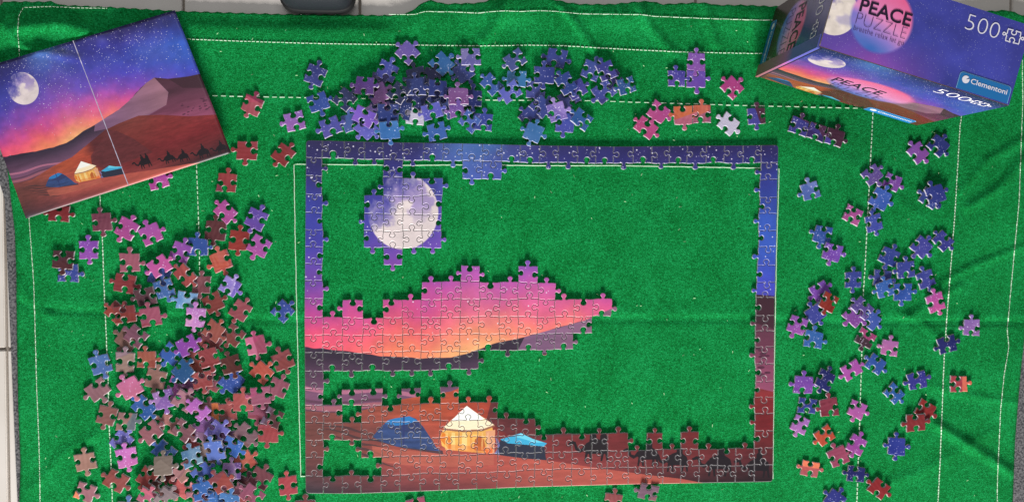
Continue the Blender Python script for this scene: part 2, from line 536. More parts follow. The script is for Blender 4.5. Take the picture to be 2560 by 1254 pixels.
WR = [  # wrinkles: points, width px, height mm
    ([(40, 755), (110, 772), (420, 790), (760, 802), (1300, 796), (1900, 798), (2000, 806), (2560, 805)], 7, -1.25),
    ([(40, 735), (420, 772), (760, 784), (1300, 778), (1900, 780), (2560, 787)], 18, 0.35),
    ([(2330, 720), (2420, 670), (2560, 615)], 9, 1.6), ([(2260, 800), (2330, 755), (2400, 715)], 12, 1.6), ([(2240, 780), (2300, 800), (2350, 850)], 9, 1.0),
    ([(2340, 1060), (2420, 1110), (2560, 1200)], 16, 2.4), ([(2300, 955), (2400, 985), (2560, 1010)], 11, 1.0),
    ([(2420, 520), (2500, 470), (2560, 400)], 14, 2.0), ([(2400, 480), (2470, 400), (2560, 350)], 12, 1.6),
    ([(1400, 15), (1440, 60), (1480, 120)], 14, 2.2), ([(1590, 0), (1620, 60), (1680, 130)], 18, 2.0), ([(1760, 5), (1770, 50), (1790, 110)], 14, 2.2), ([(1270, -5), (1250, 50), (1210, 100)], 20, 2.6),
    ([(1890, 20), (1880, 70), (1890, 130)], 16, 2.0), ([(80, 1220), (160, 1130), (250, 1080)], 12, 1.3), ([(40, 700), (80, 760), (130, 790)], 10, 1.5),
    ([(250, 90), (150, 60), (40, 70)], 22, 3.0), ([(0, 60), (60, 120), (200, 150)], 14, 2.4), ([(2150, 1230), (2300, 1180), (2480, 1080)], 18, 1.0),
    ([(1980, 340), (2150, 420), (2300, 540)], 14, .5), ([(1300, 1000), (1500, 900), (1700, 960)], 30, .25),
]
HN = fbm(256, 128, 10, 6, 500, 4)


def mat_h(px, py):
    d = py - interp(TOP, px)
    h = 0.0
    if px < 1010:
        amp = 3.4 * min(1, (1010 - px) / 60.0)
        h += amp * (math.exp(-((d - 42) / 23.0) ** 2) if d < 42 else math.exp(-((d - 42) / 70.0) ** 2))
    k = min(1, max(0, (px - 990) / 80.0))
    h += k * (2.6 + 1.6 * math.sin(px * .021)) * math.exp(-((d - 30) / 34.0) ** 2)
    for pts, wd, hh in WR:
        m = 1e9
        for a, b in zip(pts, pts[1:]):
            if min(a[0], b[0]) - 60 < px < max(a[0], b[0]) + 60 and min(a[1], b[1]) - 60 < py < max(a[1], b[1]) + 60:
                m = min(m, float(seg_d(px, py, a, b)))
        if m < 60:
            q_ = px > 2200 or py < 140
            h += hh * (1.3 if q_ else 1) * math.exp(-(m / (wd * (.72 if q_ else 1))) ** 2)
    i = min(255, max(0, int(px / 2560 * 255))); j = min(127, max(0, int(py / 1254 * 127)))
    h += 1.4 * (HN[j, i] - .5) * (1.6 if (px > 2100 or py < 150) else .6)
    if px < 90: h += 2.2 * math.sin(py * .02) * max(0, (90 - px) / 90.0)
    if px > 2440: h += 3.0 * math.sin(py * .015) * (px - 2440) / 160.0
    return h * .001


NXm, NYm = 330, 190
HM = np.zeros((NYm + 1, NXm + 1)); Vm = []
for j in range(NYm + 1):
    for i in range(NXm + 1):
        s = i / NXm; t = (j / NYm) ** 1.12
        xg = -20 + s * 2640
        yt = interp(TOP, xg)
        y = yt + (1420 - yt) * t
        xl = interp(LEFT, y); xr = interp(RIGHT, y)
        x = xl + (xr - xl) * s
        yt = interp(TOP, x)
        y = yt + (1420 - yt) * t
        if j == 0: y += 1.5 * math.sin(i * 1.7)
        h = mat_h(x, y)
        Vm.append(W(x, y, h))
Fm = [(j * (NXm + 1) + i, (j + 1) * (NXm + 1) + i, (j + 1) * (NXm + 1) + i + 1, j * (NXm + 1) + i + 1) for j in range(NYm) for i in range(NXm)]
matroot = empty('felt_mat', (0, 0, 0))
tag(matroot, 'large green felt puzzle mat with white dashed guide lines, spread over the floor', 'puzzle mat')
sheet = obj('felt_sheet', mesh_from('felt_sheet', Vm, Fm, smooth=True), [M_felt], matroot)
sm = sheet.modifiers.new('thick', 'SOLIDIFY'); sm.thickness = .0014; sm.offset = -1

# rug below the felt, peeping out at both sides
rugp = [(-20, 395), (12, 500), (20, 700), (27, 860), (33, 1010), (44, 1254), (50, 1440), (2640, 1440), (2640, 700), (2600, 300), (2500, 200), (300, 200)]
rb = bmesh.new()
f = rb.faces.new([rb.verts.new(W(x, y, -.0024)) for x, y in rugp])
g = bmesh.ops.extrude_face_region(rb, geom=[f])
for v in g['geom']:
    if isinstance(v, bmesh.types.BMVert): v.co.z = FLZ + .0002
bmesh.ops.recalc_face_normals(rb, faces=rb.faces[:])
rme = bpy.data.meshes.new('rug'); rb.to_mesh(rme); rb.free()
rug = obj('rug', rme, [speckle_material('speckled_rug', (62, 62, 66), (118, 116, 118), 520)])
tag(rug, 'speckled grey rug showing at the left and right edges of the green mat', 'rug')


# ---- guide lines lying on the felt
def ribbon(points, width, dash, name, label=None):
    """white thread dashes following a photo-space polyline on the felt"""
    V = []; Fc = []
    P = [np.array(p, float) for p in points]
    seg = [np.linalg.norm(b - a) for a, b in zip(P, P[1:])]
    tot = sum(seg)
    cum = np.concatenate([[0], np.cumsum(seg)])
    def at(s):
        i = min(len(seg) - 1, max(0, int(np.searchsorted(cum, s) - 1)))
        t = (s - cum[i]) / seg[i]
        return P[i] * (1 - t) + P[i + 1] * t, (P[i + 1] - P[i]) / seg[i]
    s = 0; k = 0
    while s < tot:
        on, off = dash[k % len(dash)]
        on *= random.uniform(.85, 1.12)
        e = min(tot, s + on)
        n = max(1, int((e - s) / 9))
        w = .82 * width * random.uniform(.75, 1.2) if off else width
        prev = None
        for q in range(n + 1):
            p, d = at(s + (e - s) * q / n)
            nrm = np.array([-d[1], d[0]])
            jit = random.uniform(-.45, .45)
            a = p + nrm * (w / 2 + jit); b = p - nrm * (w / 2 - jit)
            base = len(V)
            for (x, y), dz in ((a, 0.0001), (p, .0007), (b, .0001)):
                V.append(W(x, y, mat_h(x, y) + .0004 + dz))
            if prev is not None:
                Fc.append((prev, prev + 1, base + 1, base)); Fc.append((prev + 1, prev + 2, base + 2, base + 1))
            prev = base
        s = e + off * random.uniform(.85, 1.15); k += 1
    o = obj(name, mesh_from(name, V, Fc, smooth=True), [M_line], matroot)
    o['kind'] = 'stuff'
    return o


D1 = [(17, 2.2), (4, 2.2)]; D2 = [(7.2, 3.0)]; D3 = [(12.5, 8.5)]
ribbon([(49, 140), (44, 80), (47, 40), (58, 19), (120, 17), (200, 20), (268, 21)], 2.6, D2, 'outer_guide_line')
ribbon([(972, 36), (1037, 37), (1059, 29), (1130, 30), (1193, 33), (1256, 27), (1300, 29), (1339, 27), (1377, 28), (1455, 35), (1609, 37), (1635, 41), (1777, 47), (1919, 51), (2000, 53), (2400, 62), (2545, 66)], 2.6, D1, 'outer_guide_line')
ribbon([(72, 540), (84, 700), (87, 800), (91, 950), (98, 1130), (100, 1254), (103, 1400)], 2.7, [(9, 1.6), (3, 1.6)], 'outer_guide_line')
ribbon([(2556, 150), (2557, 250), (2548, 502), (2534, 650), (2524, 760), (2518, 822), (2522, 866), (2510, 940), (2502, 1018), (2494, 1187), (2492, 1400)], 2.7, [(9, 1.6), (3, 1.6)], 'outer_guide_line')
ribbon([(440, 97), (600, 103), (800, 109), (1000, 112), (1190, 115), (1330, 113), (1420, 115), (1500, 120), (1700, 130), (1900, 134), (2300, 145)], 3.0, D2, 'middle_guide_line')
ribbon([(249, 480), (251, 514), (256, 600), (260, 719), (267, 874), (270, 946), (273, 1065), (278, 1171), (281, 1254), (284, 1400)], 3.2, [(7, 2.2)], 'middle_guide_line')
ribbon([(2404, 290), (2400, 319), (2387, 539), (2366, 809), (2360, 902), (2350, 1160), (2345, 1254), (2340, 1400)], 3.2, [(6, 1.8)], 'middle_guide_line')
ribbon([(510, 239), (760, 244), (1100, 249), (1490, 252), (1570, 255), (1870, 264), (2140, 270), (2300, 272)], 3.0, D3, 'inner_guide_line')
ribbon([(490, 400), (491, 410), (497, 576), (499, 680), (502, 800), (505, 912), (508, 990), (512, 1254), (515, 1400)], 3.2, [(8.5, 4.2)], 'inner_guide_line')
ribbon([(2183, 270), (2177, 390), (2162, 680), (2158, 735), (2155, 872), (2149, 1060), (2142, 1253), (2139, 1400)], 3.2, [(7.5, 3.4)], 'inner_guide_line')
ribbon([(752, 1189), (747, 1000), (742, 780), (738, 600), (735, 410), (1008, 413), (1158, 412), (1400, 414), (1540, 414), (1903, 420), (1948, 421), (1941, 640), (1936, 900), (1932, 1196)], 2.1, [(60, 0)], 'puzzle_guide_line')
ribbon([(751, 1189), (768, 1189)], 2.6, [(60, 0)], 'puzzle_guide_line')

# ---------------------------------------------------------------- jigsaw pieces
T = 0.0023                    # piece thickness
KN = [(0, 0), (.14, .014), (.27, .016), (.35, -.004), (.398, .006), (.42, .04), (.41, .085), (.368, .13), (.352, .185), (.378, .24), (.43, .276),
      (.5, .286), (.57, .276), (.622, .24), (.648, .185), (.632, .13), (.59, .085), (.58, .04), (.602, .006), (.65, -.004), (.73, .016), (.86, .014)]


def edge(a, b, s, rnd):
    """points from a (incl.) to b (excl.); s=+1 knob to the left of a->b, -1 to the right, 0 flat"""
    a = np.array(a, float); b = np.array(b, float)
    d = b - a; n = np.array([-d[1], d[0]])
    if s == 0:
        return [a, a + d * .5]
    sh = rnd.uniform(-.055, .055); wav = rnd.uniform(-.03, .03); sc = rnd.uniform(.93, 1.06)
    sk = rnd.uniform(-.12, .12)
    out = []
    for t, h in KN:
        w = min(1, t / .3, (1 - t) / .3)
        tt = t + sh * w + sk * max(0, h) * .6
        hh = h * (1.14 if h > .02 else 1) * sc + wav * math.sin(math.pi * t) * (1 if h < .02 else .4)
        out.append(a + d * tt + n * hh * s)
    return out


def offset_poly(P, e):
    """move a counter-clockwise outline inwards by e"""
    P = np.asarray(P); A = np.roll(P, 1, 0); B = np.roll(P, -1, 0)
    d1 = P - A; d2 = B - P
    d1 /= np.linalg.norm(d1, axis=1)[:, None] + 1e-12; d2 /= np.linalg.norm(d2, axis=1)[:, None] + 1e-12
    n1 = np.stack([-d1[:, 1], d1[:, 0]], 1); n2 = np.stack([-d2[:, 1], d2[:, 0]], 1)
    m = n1 + n2; l = np.linalg.norm(m, axis=1)[:, None]; m = m / np.maximum(l, 1e-6)
    c = np.clip((m * n1).sum(1), .6, 1)[:, None]
    return P + m * e / c


def piece_mesh(P, uvf, z0=None, top_mat=0):
    """widest pressed rim whose inner outline still closes cleanly"""
    for bev, gap in ((.00046, .00024), (.00036, .00022), (.00026, .00018), (.00016, .00012), (.00008, .00008), (.00003, .00003)):
        me = piece_mesh_try(P, uvf, z0, top_mat, T, bev, gap)
        me.calc_loop_triangles()
        k = len(me.polygons) - 2
        co = [me.vertices[i].co for i in me.polygons[k].vertices]
        A = abs(sum(co[i].x * co[i - 1].y - co[i - 1].x * co[i].y for i in range(len(co)))) / 2
        tt = sum(t.area for t in me.loop_triangles if t.polygon_index == k)
        if abs(A - tt) < .0006 * A:
            return me
        bpy.data.meshes.remove(me)
    return piece_mesh_try(P, uvf, z0, top_mat, T, .00002, .00002)


def piece_mesh_try(P, uvf, z0=None, top_mat=0, thick=T, bev=.00046, gap=.00024):
    """P: counter-clockwise outline (x, y); uvf(points)->picture uv; z0: per-vertex base height"""
    P = np.asarray(P)
    o = offset_poly(P, gap); i1 = offset_poly(P, gap + bev)
    n = len(P)
    z = np.zeros(n) if z0 is None else z0
    V = np.concatenate([np.c_[o, z + .00005], np.c_[o, z + thick - .00034], np.c_[i1, z + thick], ])
    Fc = []; mi = []
    for k in range(n):
        q = (k + 1) % n
        Fc.append((k, q, n + q, n + k)); mi.append(1)
    for k in range(n):
        q = (k + 1) % n
        Fc.append((n + k, n + q, 2 * n + q, 2 * n + k)); mi.append(2)
    Fc.append(tuple(range(2 * n, 3 * n))); mi.append(top_mat)
    Fc.append(tuple(range(n - 1, -1, -1))); mi.append(1)
    uv = uvf(V[:, :2])
    me = mesh_from('puzzle_piece', V, Fc, mi, np.c_[uv[:, 0], 1 - uv[:, 1]])
    return me


def inside(P, X, Y):
    r = np.zeros(X.shape, bool); n = len(P)
    for k in range(n):
        xa, ya = P[k]; xb, yb = P[(k + 1) % n]
        if ya == yb: continue
        r ^= ((ya > Y) != (yb > Y)) & (X < (xb - xa) * (Y - ya) / (yb - ya) + xa)
    return r


# height field of everything lying on the felt, 1 mm cells
HX0, HY0, HC = -.60, -.33, .001
HWn, HHn = 1300, 640
HF = np.zeros((HHn, HWn))
for j in range(0, HHn, 20):
    for i in range(0, HWn, 20):
        # photo pixel of this place
        x = HX0 + (i + 10) * HC; y = HY0 + (j + 10) * HC
        v = RQ.inverted() @ Vector((x, y, -H))
        px = CX + v.x / -v.z * F; py = CY - v.y / -v.z * F
        HF[j:j + 20, i:i + 20] = mat_h(px, py) if -60 < px < 2600 and -20 < py < 1400 else 0


def cells(P):
    P = np.asarray(P)
    i0 = max(0, int((P[:, 0].min() - HX0) / HC)); i1 = min(HWn, int((P[:, 0].max() - HX0) / HC) + 2)
    j0 = max(0, int((P[:, 1].min() - HY0) / HC)); j1 = min(HHn, int((P[:, 1].max() - HY0) / HC) + 2)
    X, Y = np.meshgrid(HX0 + (np.arange(i0, i1) + .5) * HC, HY0 + (np.arange(j0, j1) + .5) * HC)
    return slice(j0, j1), slice(i0, i1), X, Y, inside(P, X, Y)


# ---- the assembled part: grid of corners in photo space
CXT = [765, 806, 860, 911, 958, 1008, 1059, 1108, 1157, 1206, 1254, 1300, 1349, 1396, 1443, 1489, 1534, 1583, 1629, 1674, 1718, 1766, 1811, 1857, 1903, 1946]
CXM = [761, 808, 857, 907, 958, 1006, 1053, 1102, 1151, 1198, 1249, 1295, 1344, 1388, 1434, 1482, 1528, 1574, 1620, 1664, 1708, 1752, 1797, 1842, 1888, 1936]
CXB = [764, 808, 855, 903, 953, 1000, 1051, 1098, 1146, 1193, 1242, 1289, 1335, 1381, 1429, 1477, 1517, 1570, 1614, 1656, 1700, 1746, 1793, 1837, 1885, 1932]
RYL = [351, 395, 440, 486, 533, 574, 617, 660, 701, 746, 793, 837, 881, 928, 971, 1012, 1056, 1098, 1144, 1189, 1232]
RYR = [363, 408, 450, 493, 535, 577, 618, 663, 705, 745, 788, 829, 866, 909, 953, 992, 1033, 1076, 1118, 1161, 1203]
TOPB = [(765, 350), (960, 355), (1160, 358), (1300, 362), (1540, 366), (1750, 364), (1880, 363), (1946, 362)]
BOTB = [(765, 1232), (885, 1233), (1150, 1223), (1300, 1217), (1550, 1210), (1650, 1208), (1932, 1203)]
OCC = {0: range(25), 1: (0, 4, 8, 9, 24), 2: (0, 4, 5, 6, 24), 3: (0, 3, 4, 5, 6, 24), 4: (0, 3, 4, 5, 6, 24), 5: (0, 3, 4, 5, 6, 24), 6: (0, 4, 24),
       7: (0, 8, 11, 24), 8: (0, 6, 7, 8, 9, 10, 11, 12, 24), 9: (0, 2, 4, 5, 6, 7, 8, 9, 10, 11, 12, 13, 14, 15, 24), 10: list(range(15)) + [24],
       11: list(range(14)) + [24], 12: list(range(9)) + [24], 13: (0, 24), 14: (0, 2, 3, 5, 7, 24), 15: (0, 1, 3, 4, 5, 6, 7, 8, 9, 24),
       16: list(range(12)) + [24], 17: [0] + list(range(3, 17)) + [18, 20, 24], 18: [0] + list(range(4, 25)), 19: range(25)}
OCC = {(r, c) for r in OCC for c in OCC[r]}
# knob directions: V[r] = {edge column: R/L}, HZ[r] = {column: U/D} for the joint above row r
VS = {0: 'RRLLRRRLRLRRLLLRLRLRLRLL',
      1: {1: 'R', 4: 'R', 5: 'L', 8: 'R', 9: 'L', 10: 'R', 24: 'L'}, 2: {1: 'L', 4: 'L', 5: 'R', 6: 'L', 7: 'R', 24: 'L'},
      3: {1: 'R', 3: 'R', 4: 'L', 5: 'L', 6: 'R', 7: 'L', 24: 'R'}, 4: {1: 'L', 3: 'L', 4: 'R', 5: 'L', 6: 'L', 7: 'L', 24: 'L'},
      5: {1: 'R', 3: 'R', 4: 'L', 5: 'R', 6: 'L', 7: 'R', 24: 'R'}, 6: {1: 'L', 4: 'R', 5: 'L', 24: 'L'}, 7: {1: 'L', 8: 'L', 9: 'R', 11: 'R', 12: 'L', 24: 'R'},
      8: {1: 'R', 6: 'R', 7: 'L', 8: 'L', 9: 'R', 10: 'R', 11: 'L', 12: 'R', 13: 'R', 24: 'L'},
      9: {1: 'L', 2: 'L', 3: 'L', 4: 'R', 5: 'R', 6: 'R', 7: 'R', 8: 'L', 9: 'L', 10: 'L', 11: 'L', 12: 'L', 13: 'L', 14: 'R', 15: 'R', 16: 'R', 24: 'R'},
      10: 'RRRLRRLRRRRRRLL' + '........L', 11: 'RLLLLRRLLRLRLR' + '.........R', 12: 'LRLRRLLLR' + '..............L', 13: {1: 'R', 24: 'R'},
      14: {1: 'L', 2: 'L', 3: 'R', 4: 'R', 5: 'L', 6: 'L', 7: 'R', 8: 'L', 24: 'R'}, 15: {1: 'R', 2: 'L', 3: 'L', 4: 'R', 5: 'R', 6: 'R', 7: 'L', 8: 'R', 9: 'R', 10: 'L', 24: 'L'},
      16: 'LRRLLLRRRRLR' + '...........L', 17: {1: 'R', 3: 'L', 4: 'R', 5: 'R', 6: 'R', 7: 'L', 8: 'R', 9: 'L', 10: 'L', 11: 'R', 12: 'L', 13: 'R', 14: 'L', 15: 'R', 16: 'L', 17: 'R', 18: 'R', 19: 'L', 20: 'R', 21: 'L', 24: 'R'},
      18: {1: 'L', 4: 'L', 5: 'L', 6: 'L', 7: 'R', 8: 'R', 9: 'R', 10: 'R', 11: 'L', 12: 'R', 13: 'L', 14: 'R', 15: 'L', 16: 'R', 17: 'L', 18: 'L', 19: 'R', 20: 'L', 21: 'R', 22: 'L', 23: 'R', 24: 'L'},
      19: 'RRLRLRLLLLRLLLRRLRLRLRLL'}
HS = {1: 'DUDDUDUDUDUUDDUUDUDUDUDUD',
      2: {0: 'D', 4: 'U', 5: 'U', 6: 'D', 8: 'D', 9: 'U', 24: 'U'}, 3: {0: 'D', 3: 'U', 4: 'D', 5: 'D', 6: 'U', 24: 'D'}, 4: {0: 'U', 3: 'D', 4: 'U', 5: 'U', 6: 'D', 24: 'U'},
      5: {0: 'D', 3: 'U', 4: 'D', 5: 'U', 6: 'D', 24: 'U'}, 6: {0: 'U', 3: 'D', 4: 'U', 5: 'D', 6: 'D', 24: 'D'}, 7: {0: 'U', 4: 'D', 8: 'D', 11: 'U', 24: 'U'},
      8: {0: 'D', 6: 'U', 7: 'U', 8: 'U', 9: 'D', 10: 'U', 11: 'D', 12: 'U', 24: 'D'},
      9: {0: 'D', 2: 'D', 4: 'D', 5: 'U', 6: 'D', 7: 'U', 8: 'D', 9: 'U', 10: 'D', 11: 'U', 12: 'D', 13: 'U', 14: 'D', 15: 'U', 24: 'U'},
      10: 'DUDDDUDUDUDUDUDU' + '........D', 11: 'DUDUDUDUUDUUDDU' + '.........U', 12: 'DUDUDUDUDUDUDU' + '..........D',
      13: 'DUDUDDDUD' + '...............U', 14: {0: 'U', 2: 'D', 3: 'D', 5: 'D', 7: 'U', 24: 'U'}, 15: {0: 'D', 1: 'U', 2: 'U', 3: 'D', 4: 'D', 5: 'D', 6: 'U', 7: 'D', 8: 'U', 9: 'U', 24: 'D'},
      16: 'UDUUDDUDUDUD' + '............U', 17: {0: 'D', 1: 'U', 2: 'D', 3: 'U', 4: 'D', 5: 'U', 6: 'D', 7: 'D', 8: 'U', 9: 'D', 10: 'D', 11: 'U', 12: 'D', 13: 'U', 14: 'D', 15: 'U', 16: 'U', 18: 'U', 20: 'U', 24: 'D'},
      18: {0: 'U', 3: 'U', 4: 'U', 5: 'D', 6: 'D', 7: 'U', 8: 'D', 9: 'U', 10: 'U', 11: 'D', 12: 'U', 13: 'D', 14: 'U', 15: 'D', 16: 'D', 17: 'U', 18: 'D', 19: 'U', 20: 'D', 21: 'U', 22: 'D', 23: 'U', 24: 'D'},
      19: 'UDUDUDUDUDDUDUDUUDUDUDDDU'}


def vdir(r, c):
    d = VS[r]
    k = d.get(c) if isinstance(d, dict) else d[c - 1]
    return 1 if k == 'R' else -1 if k == 'L' else random.Random(r * 31 + c).choice((-1, 1))


def hdir(r, c):
    d = HS[r]
    k = d.get(c) if isinstance(d, dict) else d[c]
    return 1 if k == 'U' else -1 if k == 'D' else random.Random(r * 37 + c).choice((-1, 1))


def corner(r, c):
    fr = r / 20.0
    x = CXT[c] * (1 - fr * 2) + CXM[c] * fr * 2 if fr < .5 else CXM[c] * (2 - fr * 2) + CXB[c] * (fr * 2 - 1)
    fc = (x - 765) / 1175.0
    yl, yr = RYL[r], RYR[r]
    y = yl * (1 - fc) + yr * fc
    dt = interp(TOPB, x) - (RYL[0] * (1 - fc) + RYR[0] * fc)
    db = interp(BOTB, x) - (RYL[20] * (1 - fc) + RYR[20] * fc)
    y += dt * (1 - fr) ** 1.5 + db * fr ** 1.5
    if 0 < r < 20 and 0 < c < 25:
        q = random.Random(r * 101 + c)
        x += q.uniform(-1.6, 1.6); y += q.uniform(-1.6, 1.6)
    elif r not in (0, 20):
        y += random.Random(r * 7 + c).uniform(-1, 1)
    return (x, y)


PT = [[W(*corner(r, c), T) for c in range(26)] for r in range(21)]
PT = [[(p.x, p.y) for p in row] for row in PT]
VE = {}; HE = {}
for r in range(20):
    for c in range(26):   # vertical joint, going down from row r to r+1; knob 'R' lies left of a downward run (y up)
        s = 0 if c in (0, 25) else vdir(r, c)
        VE[r, c] = edge(PT[r][c], PT[r + 1][c], s, random.Random(r * 53 + c * 3 + (1000 if (r, c) == (11, 8) else 0)))
for r in range(21):
    for c in range(25):   # horizontal joint, going right; left side is up
        s = 0 if r in (0, 20) else hdir(r, c)
        HE[r, c] = edge(PT[r][c], PT[r][c + 1], s, random.Random(r * 59 + c * 5 + 1))

TL, TR_, BL, BR_ = [np.array(PT[a][b]) for a, b in ((0, 0), (0, 25), (20, 0), (20, 25))]


def inv_bilinear(XY):
    """world point on the assembled puzzle -> picture uv, by Newton steps on the corner quad"""
    u = np.full(len(XY), .5); v = np.full(len(XY), .5)
    for _ in range(8):
        p = (TL * ((1 - u) * (1 - v))[:, None] + TR_ * (u * (1 - v))[:, None] + BL * ((1 - u) * v)[:, None] + BR_ * (u * v)[:, None]) - XY
        du = (TR_ - TL) * (1 - v)[:, None] + (BR_ - BL) * v[:, None]
        dv = (BL - TL) * (1 - u)[:, None] + (BR_ - TR_) * u[:, None]
        det = du[:, 0] * dv[:, 1] - du[:, 1] * dv[:, 0]
        u = u - (p[:, 0] * dv[:, 1] - p[:, 1] * dv[:, 0]) / det
        v = v - (du[:, 0] * p[:, 1] - du[:, 1] * p[:, 0]) / det
    return np.c_[u, v]


puz = empty('jigsaw_puzzle', (0, 0, 0))
tag(puz, 'partly assembled jigsaw puzzle of a desert night, border closed, moon and tents done', 'jigsaw puzzle')
PCM = [M_print, M_card, M_rim]


def round_corner(pts, k, rad):
    return pts


for (r, c) in sorted(OCC):
    top = HE[r, c]; right = VE[r, c + 1]
    bot = HE[r + 1, c] + [np.array(PT[r + 1][c + 1])]
    left = VE[r, c] + [np.array(PT[r + 1][c])]
    loop = list(top) + list(right) + bot[::-1][:-1] + left[::-1][:-1]     # clockwise as seen
    P = np.array(loop)[::-1]
    if (r, c) in ((0, 0), (0, 24), (19, 0), (19, 24)):                    # rounded outer corner
        cr = np.array({(0, 0): PT[0][0], (0, 24): PT[0][25], (19, 0): PT[20][0], (19, 24): PT[20][25]}[r, c])
        i = int(np.argmin(np.linalg.norm(P - cr, axis=1)))
        n = len(P); a = P[i - 1]; b = P[(i + 1) % n]
        da = (a - cr) / np.linalg.norm(a - cr); db = (b - cr) / np.linalg.norm(b - cr); R = .0042
        arc = [cr + da * R * (1 - t) ** 2 + db * R * t ** 2 for t in (0, .25, .5, .75, 1)]
        P = np.concatenate([P[:i], arc, P[i + 1:]])
    cen = P.mean(0)
    js, is_, X, Y, ins = cells(P)
    zj = random.uniform(0, .00018) + .0006
    me = piece_mesh(P - cen, lambda q, cen=cen: inv_bilinear(q + cen))
    o = obj('puzzle_piece', me, PCM, puz)
    o.location = (cen[0], cen[1], zj)
    o.rotation_euler = (random.uniform(-.004, .004), random.uniform(-.004, .004), 0)
    sub = HF[js, is_]; sub[ins] = np.maximum(sub[ins], zj + T)

